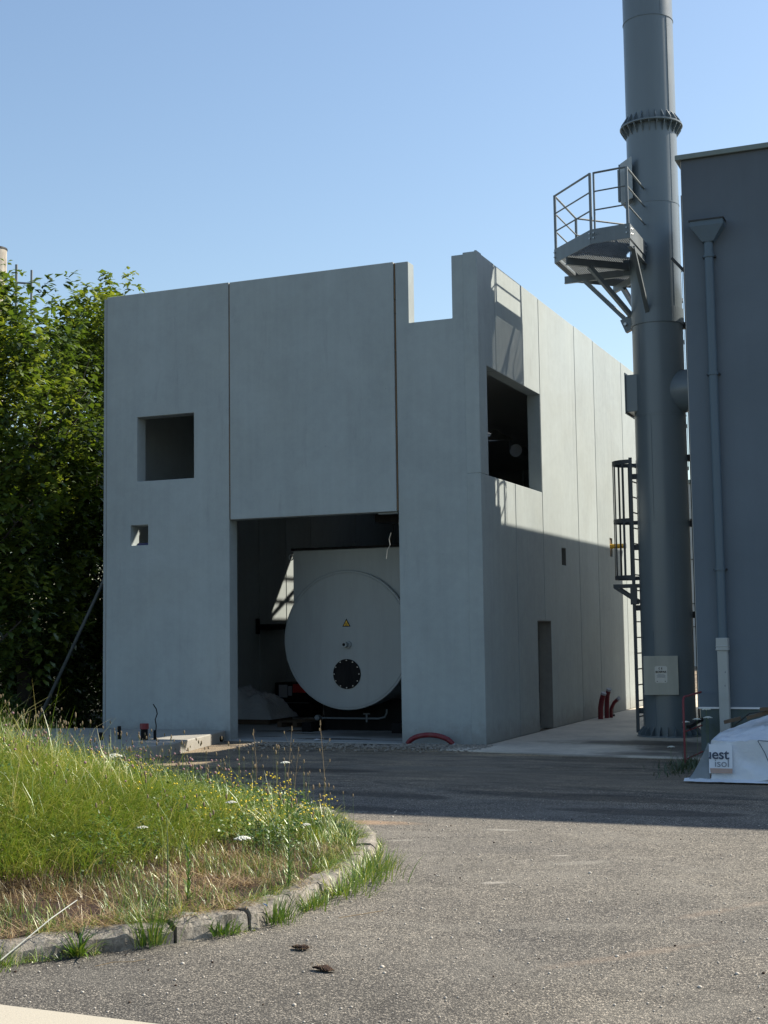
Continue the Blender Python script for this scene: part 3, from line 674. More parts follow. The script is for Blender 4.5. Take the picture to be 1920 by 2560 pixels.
for i_, a_ in enumerate((-0.028, 0.016)):
    b = MB(); c0 = tp(a_+0.018, 0.105); cp = []
    for q in np.linspace(math.radians(120), math.radians(240), 9):
        p = c0 + sdv*0.024*math.cos(q) + Vector((0,0,0.024*math.sin(q))); cp.append(p)
    b.tube(cp, 0.0045, 6); 
    if i_: b.tube([c0 - sdv*0.022, c0 - sdv*0.006], 0.003, 6)
    build(b, 'ce_mark', M_black, cov)
text_mesh('BOSPAK', 0.052, M_black, 'lettering', cov, tp(0, 0.043), sdv, (0,0,1), 0.0012)
for e_, w_ in ((0.0, 0.12), (-0.018, 0.15), (-0.034, 0.14), (-0.05, 0.15)): local_plate('data_line', npx, npz+e_, w_, 0.006, 0.0155, 0.0165, M_ink2, cov)
# side box, elbow duct to the neighbour
b = MB(); b.box(SX-SR-0.09, SX-SR+0.12, 2.35, 3.0, 5.87, 6.55); bx_ = build(b, 'side_door_box', M_stack, stk, bevel=0.006)
b = MB(); b.box(SX-SR-0.105, SX-SR-0.088, 2.31, 3.04, 5.83, 6.59); build(b, 'side_door', M_stack, bx_, bevel=0.004)
b = MB(); b.tube([(SX+0.1, SY-0.02, 6.21), (SX+0.42, SY-0.05, 6.21), (SX+0.68, SY-0.10, 6.21), (SX+0.95, SY-0.10, 6.21)], [0.27, 0.385, 0.40, 0.40], 48); build(b, 'flue_elbow', M_stack, stk, smooth=True)
b = MB(); b.tube([(SX+0.95, SY-0.10, 6.21), (SX+1.02, SY-0.10, 6.21)], 0.44, 48); build(b, 'flue_collar', M_dark, stk, smooth=True, bevel=0.004)
b = MB(); b.tube([(SX+1.02, SY-0.10, 6.21), (3.74, SY-0.10, 6.21)], 0.39, 48); build(b, 'flue_bellows', M_dark, stk, smooth=True)
M_hatch = paint('pale_hatch_paint', (0.30, 0.33, 0.34), 0.5)
# open hatch beside the platform
b = MB(); b.box(SX-SR-0.10, SX-SR+0.14, 2.32, 2.95, 9.80, 10.5); hb = build(b, 'upper_hatch_frame', M_stack, stk, bevel=0.005)
b = MB(); b.plate([(2.07, 2.32, 9.72), (2.31, 2.16, 9.78), (2.31, 2.16, 10.56), (2.07, 2.32, 10.50)], 0.03); build(b, 'upper_hatch_door', M_hatch, hb, bevel=0.004)
b = MB(); b.box(2.03, 2.06, 2.17, 2.23, 9.75, 10.35); build(b, 'hatch_latch', M_galv, hb)

# platform
ZB, ZT, ZR = 8.67, 8.93, 9.955
poly = [(2.505, 2.255), (2.505, 0.875), (1.80, 0.96), (0.87, 1.92), (0.87, 3.48), (1.80, 4.42), (2.6, 4.52), (2.6, 3.17)]
plat = MB()
for i in range(7):
    if i == 6: continue
    p, q = poly[i], poly[i+1]
    plat.bar((p[0], p[1], (ZB+ZT)/2), (q[0], q[1], (ZB+ZT)/2), 0.012, ZT-ZB)
pl = build(plat, 'platform', M_galv, stk)
def sub(mb, name, mat=M_galv, **k): return build(mb, name, mat, pl, **k)
# toe plate end lugs with bolts
for (x, y) in ((0.885, 1.90), (1.78, 0.98), (1.86, 0.955), (2.46, 0.885), (2.51, 1.0), (2.51, 2.15)):
    for z in (ZB+0.10, ZB+0.19):
        b = MB(); b.tube([(x-0.012, y-0.03, z), (x+0.012, y+0.03, z)], 0.014, 6); sub(b, 'bolt', M_bolt)
# gratings
b = MB(); gz = ZB+0.14
xx = 0.93
def yr(x):
    lo = 0.9 if x > 1.8 else 1.92 - (x-0.87)*(0.96/0.93); hi = 4.45 if x > 1.8 else 3.48 + (x-0.87)*(0.94/0.93)
    return lo+0.03, hi-0.03
while xx < 2.5:
    lo, hi = yr(xx)
    if xx > SX-SR-0.05:
        dd = math.sqrt(max(0.0, (SR+0.06)**2 - (xx-SX)**2)); b.box(xx, xx+0.005, lo, SY-dd, gz, gz+0.03); b.box(xx, xx+0.005, SY+dd, hi, gz, gz+0.03)
    else: b.box(xx, xx+0.005, lo, hi, gz, gz+0.03)
    xx += 0.036
yy = 1.0
while yy < 4.4:
    x0 = 0.9 if 1.92 < yy < 3.48 else (0.9 + (1.92-yy)*0.97 if yy <= 1.92 else 0.9 + (yy-3.48)*0.99)
    x1 = 2.49 if abs(yy-SY) > SR+0.05 else SX-math.sqrt(max(0.001, (SR+0.06)**2-(yy-SY)**2))
    if x1 > x0: b.box(x0, x1, yy, yy+0.005, gz+0.018, gz+0.03)
    yy += 0.05
sub(b, 'grating', kind='stuff', fixn=False)
# radial beams
for p, q in (((1.17, 1.60), (2.12, 2.50)), ((0.78, 2.93), (2.08, 2.90)), ((1.45, 4.10), (2.28, 3.10)), ((2.485, 0.93), (2.485, 2.28))):
    b = MB(); b.bar((p[0], p[1], ZB-0.07), (q[0], q[1], ZB-0.07), 0.012, 0.14); b.bar((p[0], p[1], ZB-0.136), (q[0], q[1], ZB-0.136), 0.07, 0.012); sub(b, 'beam')
    e = Vector((q[0], q[1], 0)); c_ = Vector((SX, SY, 0)); d_ = (e-c_).normalized()
    b = MB(); b.bar(c_+d_*(SR-0.01)+Vector((0,0,ZB-0.09)), c_+d_*(SR+0.13)+Vector((0,0,ZB-0.09)), 0.02, 0.30); sub(b, 'lug', M_stack)
    b = MB(); b.tube([c_+d_*(SR+0.08)+Vector((-0.02,-0.02,ZB-0.02)), c_+d_*(SR+0.08)+Vector((0.02,0.02,ZB-0.02))], 0.022, 8); sub(b, 'bolt', M_bolt)
# diagonal braces
for p, q, w_ in (((1.52, 1.93, ZB-0.14), (2.13, 2.52, 7.68), 0.085), ((1.18, 2.92, ZB-0.14), (2.08, 2.80, 7.56), 0.085), ((1.72, 3.78, ZB-0.14), (2.28, 3.1, 7.6), 0.085), ((2.50, 1.12, ZB-0.10), (2.50, 2.25, 7.62), 0.07)):
    b = MB(); b.bar(p, q, w_, w_*0.9); sub(b, 'brace')
b = MB(); b.bar((1.95, 2.68, 7.52), (2.14, 2.66, 7.60), 0.10, 0.26); sub(b, 'brace_shoe', M_stack)
b = MB(); b.ring((SX, SY), SR+0.002, SR+0.02, 7.46, 7.74, 64); sub(b, 'clamp_band', M_stack)
b = MB(); b.tube([(2.0, 2.56, 7.55), (2.0, 2.62, 7.55)], 0.028, 10); sub(b, 'bolt', M_bolt)
b = MB(); b.bar((2.53, 2.24, 7.45), (2.53, 2.24, 7.66), 0.03, 0.06); sub(b, 'brace_shoe', M_stack)
# rails and posts
rp = [(2.50, 2.25), (2.47, 0.90), (1.80, 0.985), (0.895, 1.935), (0.895, 3.465), (1.80, 4.40), (2.55, 4.5)]
for i, p in enumerate(rp):
    if i == 0: b = MB(); b.tube([(p[0], p[1], ZT-0.2), (p[0], p[1], ZR)], 0.012, 6); sub(b, 'post'); continue
    b = MB(); b.bar((p[0], p[1], ZB+0.02), (p[0], p[1], ZR), 0.045, 0.045, up=(0, 1, 0)); sub(b, 'post', bevel=0.004)
    if i == 2: b = MB(); b.bar((1.87, 0.975, ZB+0.1), (1.87, 0.975, ZR), 0.03, 0.03, up=(0, 1, 0)); sub(b, 'post')
for i in range(len(rp)-1):
    for z in (ZR-0.01, ZR-0.345, ZR-0.68):
        p, q = rp[i], rp[i+1]
        if i == 1: q = (1.87, 0.975)
        b = MB(); b.tube([(p[0], p[1], z), (q[0], q[1], z)], 0.019 if z > 9.9 else 0.014, 8); sub(b, 'rail', smooth=True)

# ladder with cage on the left of the stack, and the flight behind it
def ladder(p, q, z0, z1):
    p = Vector(p); q = Vector(q)
    b = MB()
    b.bar((p.x, p.y, z0), (p.x, p.y, z1), 0.06, 0.02, up=(0, 1, 0)); b.bar((q.x, q.y, z0), (q.x, q.y, z1), 0.06, 0.02, up=(0, 1, 0))
    l = build(b, 'ladder', M_ladder, stk)
    z = z0+0.28
    while z < z1:
        b = MB(); b.tube([(p.x, p.y, z), (q.x, q.y, z)], 0.013, 6); build(b, 'rung', M_ladder, l)
        z += 0.285
    return l
l1 = ladder((2.03, 2.52, 0), (2.06, 3.0, 0), 0.06, 5.05)
hc = Vector((1.97, 2.86, 0)); hr = 0.345
for z in (2.86, 3.90, 4.98):
    b = MB(); cp = [(hc.x+hr*math.cos(q), hc.y+hr*math.sin(q), z) for q in np.linspace(math.radians(-75), math.radians(-285), 22)]
    for k in range(21): b.bar(cp[k], cp[k+1], 0.012, 0.075)
    build(b, 'cage_hoop', M_ladder, l1)
for q in (-105, -140, -180, -215, -250):
    q = math.radians(q)
    b = MB(); b.bar((hc.x+hr*math.cos(q), hc.y+hr*math.sin(q), 2.84), (hc.x+hr*math.cos(q), hc.y+hr*math.sin(q), 5.0), 0.04, 0.010, up=(math.cos(q), math.sin(q), 0)); build(b, 'cage_bar', M_ladder, l1)
for z in (0.45, 2.3, 3.4, 4.7):
    b = MB(); b.bar((2.03, 2.55, z), (2.25, 2.62, z), 0.03, 0.1); build(b, 'ladder_bracket', M_ladder, l1)
b = MB(); b.bar((1.66, 2.50, 2.70), (2.16, 2.54, 2.70), 0.05, 0.07); b.bar((1.68, 2.50, 2.68), (2.12, 2.54, 2.38), 0.03, 0.05)
b.box(1.97, 2.09, 2.48, 2.52, 2.36, 2.72); build(b, 'rest_bracket', M_ladder, l1)
b = MB(); b.bar((1.66, 2.90, 2.70), (2.16, 2.86, 2.70), 0.05, 0.05); b.bar((1.68, 2.90, 2.68), (2.12, 2.86, 2.38), 0.03, 0.05); build(b, 'rest_bracket', M_ladder, l1)
l2 = ladder((2.36, 3.22, 0), (2.78, 3.22, 0), 4.2, 9.0)
for z in (4.9, 5.7, 6.5, 7.3, 8.1, 8.7):
    b = MB(); cp = [(2.57+0.35*math.cos(q), 3.45+0.35*math.sin(q), z) for q in np.linspace(math.radians(-40), math.radians(220), 18)]
    for k in range(17): b.bar(cp[k], cp[k+1], 0.010, 0.05)
    build(b, 'cage_hoop', M_ladder, l2)
for q in (10, 50, 90, 130, 170):
    q = math.radians(q)
    b = MB(); b.bar((2.57+0.35*math.cos(q), 3.45+0.35*math.sin(q), 4.9), (2.57+0.35*math.cos(q), 3.45+0.35*math.sin(q), 8.7), 0.035, 0.010, up=(math.cos(q), math.sin(q), 0)); build(b, 'cage_bar', M_ladder, l2)
b = MB(); b.tube([(SX+0.50, SY+0.12, 0.3), (SX+0.50, SY+0.12, 9.9)], 0.017, 8); cab = build(b, 'cable_tube', M_dark, stk, smooth=True)
for z in (2.1, 3.75, 4.95, 7.4):
    b = MB(); b.box(SX+0.44, SX+0.75, SY+0.1, SY+0.2, z, z+0.12); build(b, 'side_bracket', M_dark, cab)

# ------------------------------------------------------------------ the neighbour building
nb = thing('rendered_building', 'tall building in blue grey render with metal coping, at the right edge of the yard', 'building', (3.757, -1.03, 0))
NX, NY, NH = 3.757, -1.03, 9.24
b = MB(); b.box(NX, 22, NY, 2.6, 0.725, NH); build(b, 'wall', M_render, nb)
b = MB(); b.box(NX+0.012, 22, NY+0.012, 2.6, -0.1, 0.695); build(b, 'plinth', M_plinth, nb)
b = MB(); b.box(NX-0.012, 22.01, NY-0.014, 2.6, 0.697, 0.723); build(b, 'drip_strip', M_white, nb)
b = MB(); b.box(NX+0.002, 22, 2.602, 14.2, 0, 8.28); build(b, 'rear_wall', M_flankbounce, nb)  # unseen from the yard, pale only for the bounce
b = MB(); b.box(NX-0.010, NX-0.001, NY+0.01, 2.6, 0.73, NH); build(b, 'flank_bounce_sheet', M_flankbounce, nb)  # unseen pale sheet added to reflect light onto the hall's side wall
b = MB(); b.box(6.6, 22, -1.13, NY-0.002, 0, NH); build(b, 'shadow_bay', M_render, nb)  # out-of-frame bay added to push the shadow edge farther into the yard
b = MB(); b.box(NX-0.085, 22.1, NY-0.06, 2.66, NH+0.002, NH+0.085); b.box(6.5, 22.1, -1.19, NY-0.062, NH+0.002, NH+0.085); build(b, 'coping', M_cap, nb, bevel=0.006)
b = MB(); b.box(NX-0.06, 22, 2.66, 14.26, 8.282, 8.35); build(b, 'rear_coping', M_cap, nb)
# rain hopper and downpipe
dx = 4.155; yo = NY-0.10
hp = MB()
hp.add([(3.90,NY-0.235,8.10),(4.405,NY-0.235,8.10),(4.405,NY-0.002,8.10),(3.90,NY-0.002,8.10),(3.90,NY-0.235,8.18),(4.405,NY-0.235,8.18),(4.405,NY-0.002,8.18),(3.90,NY-0.002,8.18),
        (dx-0.085,yo-0.075,7.86),(dx+0.085,yo-0.075,7.86),(dx+0.085,yo+0.075,7.86),(dx-0.085,yo+0.075,7.86)],
       [(4,5,6,7),(0,1,5,4),(1,2,6,5),(2,3,7,6),(3,0,4,7),(8,9,1,0),(9,10,2,1),(10,11,3,2),(11,8,0,3),(8,11,10,9)])
build(hp, 'rain_hopper', M_pipegrey, nb)
b = MB(); b.box(3.885, 4.42, NY-0.25, NY-0.002, 8.18, 8.20); build(b, 'hopper_rim', M_dark, nb)
b = MB(); b.tube([(dx, yo, 7.9), (dx+0.005, yo, 1.70)], 0.068, 20); build(b, 'downpipe', M_pipegrey, nb, smooth=True)
for z in (7.62, 5.78, 2.78):
    b = MB(); b.tube([(dx, yo, z), (dx, yo, z+0.04)], 0.082, 20); build(b, 'pipe_collar', M_pipegrey, nb, smooth=True)
    b = MB(); b.box(dx-0.1, dx+0.1, yo+0.02, NY-0.001, z+0.005, z+0.03); build(b, 'pipe_clip', M_dark, nb)
b = MB(); b.box(dx-0.075, dx+0.075, yo-0.07, NY-0.03, 0.0, 1.58); build(b, 'drain_boot', M_boot, nb, bevel=0.01)
b = MB(); b.box(dx-0.088, dx+0.088, yo-0.083, NY-0.016, 1.60, 1.765); b.box(dx-0.094, dx+0.094, yo-0.088, NY-0.012, 1.575, 1.605); b.box(dx-0.094, dx+0.094, yo-0.088, NY-0.012, 1.63, 1.65); build(b, 'boot_socket', M_boot, nb, bevel=0.006)
for k in range(5):
    b = MB(); z = 1.22 - k*0.17 + rnd.uniform(-.03,.03); b.box(dx+0.03-k*0.01, dx+0.04-k*0.01, yo-0.072, yo-0.0695, z, z+0.02)
    if k < 2: build(b, 'pipe_scuff', M_ink, nb)
# floodlight and mast on its left flank
fl_ = thing('floodlight', 'small black floodlight on an arm sticking out from the neighbour building beside the stack', 'floodlight', (3.75, -0.3, 7.6))
b = MB(); b.bar((3.755, -0.35, 7.62), (3.60, -0.37, 7.70), 0.03, 0.03); build(b, 'arm', M_dark, fl_)
b = MB(); b.bar((3.66, -0.42, 7.62), (3.46, -0.42, 7.86), 0.16, 0.045, up=(1, 0, 1)); build(b, 'lamp_head', M_dark, fl_, bevel=0.006)
ms = thing('antenna_mast', 'thin grey vertical tube fixed to the flank of the neighbour building behind the stack', 'mast', (3.62, 0.4, 7.0))
b = MB(); b.tube([(3.60, 0.35, 6.9), (3.60, 0.35, 9.0)], 0.03, 10); build(b, 'tube', M_galv, ms, smooth=True)
for z in (7.3, 8.0, 8.7):
    b = MB(); b.bar((3.60, 0.35, z), (3.755, 0.35, z), 0.04, 0.04); build(b, 'clamp', M_galv, ms)

# red guard rail
gr = thing('red_guard_rail', 'faded thin red tubular guard rail between the stack foot and the blue grey building', 'guard rail', (3.79, -2.49, 0))
b = MB(); b.tube([(3.79, -2.49, 0), (3.79, -2.49, 0.88), (3.79, -2.45, 0.925), (3.79, -2.40, 0.94), (3.80, -1.1, 0.95)], 0.016, 10); build(b, 'frame_tube', M_redrail, gr, smooth=True)
for z in (0.45, 0.06):
    b = MB(); b.tube([(3.79, -2.49, z), (3.80, -1.1, z)], 0.012, 8); build(b, 'cross_tube', M_redrail, gr, smooth=True)
b = MB(); b.bar((3.795, -2.2, 0.50), (3.80, -1.1, 0.54), 0.05, 0.05); build(b, 'black_hose', M_black, gr)

# red conduits by the wall
def conduit(path, r, label, loc, nm='red_conduit', group='red plastic conduits'):
    # corrugated: rings along the path
    P = [Vector(p) for p in path]; pts = []; rs = []
    L = sum((P[i+1]-P[i]).length for i in range(len(P)-1)); n = max(12, int(L/0.018)); 
    cum = [0]
    for i in range(len(P)-1): cum.append(cum[-1]+(P[i+1]-P[i]).length)
    for k in range(n+1):
        s = L*k/n; i = max(j for j in range(len(cum)) if cum[j] <= s+1e-9); i = min(i, len(P)-2)
        tt = (s-cum[i])/(cum[i+1]-cum[i]); pts.append(P[i].lerp(P[i+1], tt)); rs.append(r*(1.0 if k % 2 else 0.93))
    b = MB(); b.tube(pts, rs, 14)
    th = thing(nm, label, 'conduit', loc, group)
    build(b, 'tube', M_red, th, smooth=False)
    e = pts[-1]; d = (pts[-1]-pts[-2]).normalized()
    b = MB(); b.tube([e - d*0.03, e + d*0.012], r*1.03, 14); build(b, 'frayed_end', M_paper, th)
    return th
conduit([(0.24,7.0,0), (0.25,6.98,0.25), (0.29,6.95,0.42), (0.34,6.92,0.56)], 0.058, 'red corrugated conduit, left and thickest of the three rising by the side wall', (0.24,7.0,0))
conduit([(0.29,7.35,0), (0.31,7.3,0.3), (0.34,7.25,0.5), (0.39,7.2,0.63)], 0.052, 'red corrugated conduit, tallest of the three rising by the side wall', (0.33,7.35,0))
conduit([(0.35,7.5,0), (0.38,7.4,0.2), (0.47,7.3,0.34), (0.60,7.2,0.44)], 0.04, 'red corrugated conduit, short one bent to the right beside the two tall ones', (0.44,7.5,0))
ar = [(-0.95+0.42*math.cos(q), -0.17-0.03*math.sin(q), -0.03+0.20*math.sin(q)) for q in np.linspace(math.pi, 0.12, 16)]
conduit(ar, 0.045, 'red corrugated conduit arching out of the gravel at the foot of the front pillar', (-0.95,-0.17,0), group=None)
ct = MB(); ct.tube([(0.30,7.95,0.0),(0.30,7.95,0.33)], 0.004, 5); ct.tube([(0.30,7.95,0.0),(0.30,7.95,0.05)], 0.03, 8)
single(ct, 'ground_marker', M_dark, 'thin wire standing on the apron just right of the red conduits', 'wire', (0.30,7.95,0))
gp = thing('gas_pipe_stub', 'yellow gas pipe stub coming out of the side wall beside the ladder cage', 'gas pipe', (0, 9.4, 3.85))
b = MB(); b.tube([(-0.2, 9.43, 3.86), (0.30, 9.43, 3.86)], 0.055, 16); build(b, 'pipe', M_yellow, gp, smooth=True)
b = MB(); b.tube([(0.30, 9.43, 3.86), (0.35, 9.43, 3.86)], 0.064, 16); build(b, 'pipe_cap', M_film, gp, smooth=True)

# raking props on the left flank
prp = thing('raking_prop', 'thick slanting steel prop leaning against the left side of the hall', 'prop', (-9.9, 1.0, 0))
b = MB(); b.tube([(LX-0.0, 1.0, 3.9), (-8.28, 1.0, 3.17), (-10.1, 1.0, -0.1)], 0.035, 10); build(b, 'tube', M_galv, prp, smooth=True)
b = MB(); b.box(-10.25, -9.95, 0.85, 1.15, -0.14, -0.08); build(b, 'foot_plate', M_galv, prp)
prp2 = thing('raking_prop', 'thin dark slanting rod lower down on the left side of the hall', 'prop', (-9.2, 4.0, 0))
b = MB(); b.tube([(LX, 5.0, 3.2), (-11.6, 5.0, 0.0)], 0.014, 8); build(b, 'tube', M_ladder, prp2, smooth=True)

# wrapped insulation bale
bale = thing('insulation_bale', 'white plastic wrapped insulation bale with grey lettering, in front of the neighbour building', 'wrapped bale', (4.9, -4.2, 0))
t = NT('white_film'); fr = t.noise(t.pos, 3.5, 6, 0.65, 0.8); f2 = t.noise(t.scale(t.pos, 16, 16, 3), 1.0, 5, 0.7, 1.5)
t.col(t.mix(t.math('MULTIPLY', fr, 1.0), (0.80, 0.84, 0.88), (0.58, 0.63, 0.70))); t.rough(0.35); t.b.inputs['Specular IOR Level'].default_value = 0.4
t.bump(t.math('ADD', fr, t.math('ADD', t.math('MULTIPLY', f2, 0.9), t.math('MULTIPLY', t.math('ABSOLUTE', t.math('SUBTRACT', t.noise(t.scale(t.pos, 5, 5, 9), 1.0, 5, 0.7, 2.5), 0.5)), 3.0))), 0.45, 0.03); M_wfilm = t.m
t = NT('loose_film'); f2 = t.noise(t.pos, 7, 5, 0.7, 1.2); t.col((0.33, 0.39, 0.44)); t.rough(0.25); t.bump(f2, 0.9, 0.04)
t.b.inputs['Alpha'].default_value = 0.62; M_lfilm = t.m
bm = bmesh.new()
def bale_pt(x, y, z): 
    k = mnoise.noise(Vector((x*3, y*3, z*5)))*0.045 + abs(mnoise.noise(Vector((x*9, y*9, z*3))))*0.028 + mnoise.noise(Vector((x*22, y*22, z*6)))*0.007
    k += 0.03*(abs((mnoise.noise(Vector((x*5+z*3, y*5, z*2+4)))))**0.5)
    return (x + k, y - k*0.9 + 0.02, z + k*0.8 - 0.01)
N = 26; fx0, fx1, fy0, fy1 = 4.50, 6.3, -4.72, -3.75
def zt(x): return 0.48 + max(0, x-4.50)*0.06
def grid(fn, nu, nv):
    g_ = [[bm.verts.new(fn(i/nu, j/nv)) for j in range(nv+1)] for i in range(nu+1)]
    for i in range(nu):
        for j in range(nv): bm.faces.new([g_[i][j], g_[i+1][j], g_[i+1][j+1], g_[i][j+1]])
grid(lambda u, v: bale_pt(fx0+(fx1-fx0)*u, fy0 - 0.05*(1-v)**3, zt(fx0+(fx1-fx0)*u)*v+0.01), 40, 16)      # front
grid(lambda u, v: bale_pt(fx0+(fx1-fx0)*u, fy0+(fy1-fy0)*v, zt(fx0+(fx1-fx0)*u) + v*(0.07 + 0.30*min(1,u*1.9))), 40, 20)     # sloping top
grid(lambda u, v: bale_pt(fx0, fy0+(fy1-fy0)*u, (0.48 + 0.07*u)*v+0.01), 20, 14)                             # left end
grid(lambda u, v: bale_pt(fx0+(fx1-fx0)*u, fy1, (zt(fx0+(fx1-fx0)*u)+0.07+0.3*min(1,u*1.9))*v), 30, 8)
bmesh.ops.remove_doubles(bm, verts=bm.verts, dist=0.004)
for v in bm.verts: v.co -= ORG[bale.name]
bmesh.ops.recalc_face_normals(bm, faces=bm.faces)
me = bpy.data.meshes.new('film_cover'); bm.to_mesh(me); bm.free()
me.polygons.foreach_set('use_smooth', [True]*len(me.polygons)); fc = fin(me, 'film_cover', M_wfilm, bale)
# loose skirt flaring out to the left
bm = bmesh.new()
def sk(u, v):
    x = 4.50 - (0.30*(1-v)**1.6) * (1-u*0.6); y = fy0 + (0.9)*u - 0.04*(1-v); z = 0.01 + 0.47*v
    k = mnoise.noise(Vector((x*6, y*6, z*6+3)))*0.05*(1-v*0.8)
    return (x+k, y-0.01+k*0.3, max(0.004, z+k*0.4))
grid(sk, 14, 14)
for v in bm.verts: v.co -= ORG[bale.name]
me = bpy.data.meshes.new('loose_skirt'); bm.to_mesh(me); bm.free(); me.polygons.foreach_set('use_smooth', [True]*len(me.polygons)); fin(me, 'loose_skirt', M_lfilm, bale)
bm = bmesh.new()
grid(lambda u, v: (4.50 - 0.30*(1-u)**1.0 + (1.9)*u*0 + (4.20-4.20) + 0 + (u*0.34), fy0-0.045 - 0.012*math.sin(u*9), 0.02+v*0.0), 2, 1) if False else None
def front_skirt(u, v):
    x = 4.50 - 0.28*(1-v)*(1-u)**2*1.0 - 0.0 + 0.02*u; 
    return (4.22 + (0.28*v) + 0.03*u, fy0 - 0.055 + 0.045*v, 0.006 + 0.47*(v**1.3)*(1-u) + 0.0)
bm.free()
# front face of loose film: triangle between bale edge, ground and skirt tip
bm = bmesh.new(); 
def ff(u, v):
    xl = 4.22 + 0.28*(v**0.75); x = xl + (4.52-xl)*u; k = mnoise.noise(Vector((x*9, v*3, 1)))*0.03
    return (x, fy0-0.06+0.05*v+k, 0.006+0.475*v)
grid(ff, 8, 12)
for v in bm.verts: v.co -= ORG[bale.name]
me = bpy.data.meshes.new('loose_skirt'); bm.to_mesh(me); bm.free(); me.polygons.foreach_set('use_smooth', [True]*len(me.polygons)); fin(me, 'loose_skirt', M_lfilm, bale)
b = MB(); vs = []; nsk = 40
for i in range(nsk+1):
    x = 4.20+2.1*i/nsk; w1 = 0.05*abs(mnoise.noise(Vector((x*5, 1, 3))))+0.03
    vs += [(x, fy0-0.035, 0.05+0.03*mnoise.noise(Vector((x*8, 2, 2)))), (x, fy0-0.08-w1, 0.012+0.02*abs(mnoise.noise(Vector((x*11, 5, 2)))))]
b.add(vs, [(2*i, 2*i+1, 2*i+3, 2*i+2) for i in range(nsk)]); build(b, 'ground_flap', M_wfilm, bale, smooth=True)
# printed label sheet
b = MB(); b.box(4.513, 4.805, fy0-0.062, fy0-0.052, 0.10, 0.47)
lab = MB(); lab.plate([(4.515, fy0-0.078, 0.115), (4.80, fy0-0.078, 0.115), (4.80, fy0-0.03, 0.468), (4.515, fy0-0.03, 0.468)], 0.004)
t = NT('label_sheet'); t.col(t.mix(t.noise(t.pos, 7, 5, 0.7), (0.58, 0.63, 0.71), (0.72, 0.76, 0.82))); t.rough(0.4); M_lab = t.m
lb = build(lab, 'label_sheet', M_lab, bale)
t = NT('label_band'); t.col(t.mix(t.noise(t.pos, 12, 4, 0.6), (0.40, 0.25, 0.19), (0.44, 0.36, 0.33))); t.rough(0.6); M_band = t.m
lab = MB(); lab.plate([(4.535, fy0-0.0825, 0.118), (4.80, fy0-0.0825, 0.118), (4.80, fy0-0.0745, 0.178), (4.525, fy0-0.0745, 0.178)], 0.003); build(lab, 'colour_band', M_band, lb)
upv = (0, 0.048, 0.353)
text_mesh('uest', 0.175, M_ink, 'lettering', lb, (4.463, fy0-0.066, 0.292), (1,0,0), upv, 0.003, cut=0.05, center=False)
text_mesh('isol', 0.135, M_ink2, 'lettering', lb, (4.580, fy0-0.077, 0.196), (1,0,0), upv, 0.0, center=False)
b = MB(); b.tube([(5.11, fy0-0.03, 0.52), (5.19, fy0-0.045, 0.38), (5.26, fy0-0.06, 0.2), (5.30, fy0-0.07, 0.08)], 0.005, 6); b.tube([(5.11, fy0-0.02, 0.522), (5.6, fy0-0.02, 0.50)], 0.005, 6); build(b, 'strap', M_ink, bale)
for i, (x, y, z, a_, l_) in enumerate([(4.70, -4.0, 0.72, 0.35, 0.22), (5.05, -4.1, 0.80, 0.4, 0.32), (5.22, -4.15, 0.88, 0.1, 0.3), (5.6, -4.2, 0.98, 0.25, 0.42)]):
    b = MB(); d = Vector((math.cos(a_*0.8), 0.1, math.sin(a_)*0.7)).normalized()
    b.bar(Vector((x, y, z))-d*l_/2, Vector((x, y, z))+d*l_/2, 0.10, 0.045)
    o = single(b, 'broken_plank', M_wood, ['short broken brown plank end behind the left top edge of the wrapped bale', 'brown plank with a split end lying on top of the wrapped bale', 'small brown wood block crossing the split plank on the wrapped bale', 'brown plank at the right picture edge above the wrapped bale'][i], 'plank', (x, y, z), 'broken planks on the wrapped bale', bevel=0.004)
b = MB(); b.tube([(4.25, -1.25, 0.42), (4.9, -3.9, 0.80), (5.7, -4.1, 0.93)], 0.008, 6); single(b, 'hold_down_cord', M_dark, 'thin dark cord stretched from the downpipe foot to the planks on the bale', 'cord', (4.25, -1.25, 0.42))

# ------------------------------------------------------------------ kerbed grass island
def leafmat(name, ramp, transl=0.27, rough=0.6, attr='tone'):
    t = NT(name); at = t.n('ShaderNodeAttribute'); at.attribute_name = attr
    c = t.ramp(at.outputs['Fac'], ramp)
    c = t.mix(1.0, c, t.ramp(t.noise(t.pos, 1.3, 3, 0.5), [(0.3, (0.8, 0.82, 0.8)), (0.7, (1.2, 1.15, 1.1))]), 'MULTIPLY')
    t.t.nodes.remove(t.b)
    d = t.n('ShaderNodeBsdfDiffuse'); t.lk(c, d.inputs[0]); tr = t.n('ShaderNodeBsdfTranslucent')
    t.lk(t.mix(1.0, c, (1.25, 1.25, 0.7), 'MULTIPLY'), tr.inputs[0])
    m1 = t.n('ShaderNodeMixShader'); m1.inputs[0].default_value = transl; t.lk(d.outputs[0], m1.inputs[1]); t.lk(tr.outputs[0], m1.inputs[2])
    gl = t.n('ShaderNodeBsdfGlossy'); gl.inputs['Roughness'].default_value = 0.45; gl.inputs[0].default_value = (0.9, 0.95, 0.9, 1)
    m2 = t.n('ShaderNodeMixShader'); m2.inputs[0].default_value = 0.09; t.lk(m1.outputs[0], m2.inputs[1]); t.lk(gl.outputs[0], m2.inputs[2])
    t.lk(m2.outputs[0], t.o.inputs[0]); return t.m
M_grass = leafmat('meadow_grass_leaf', [(0.0, (0.018, 0.045, 0.007)), (0.35, (0.065, 0.150, 0.013)), (0.6, (0.20, 0.29, 0.027)), (0.8, (0.42, 0.41, 0.11)), (1.0, (0.60, 0.52, 0.29))], 0.22)
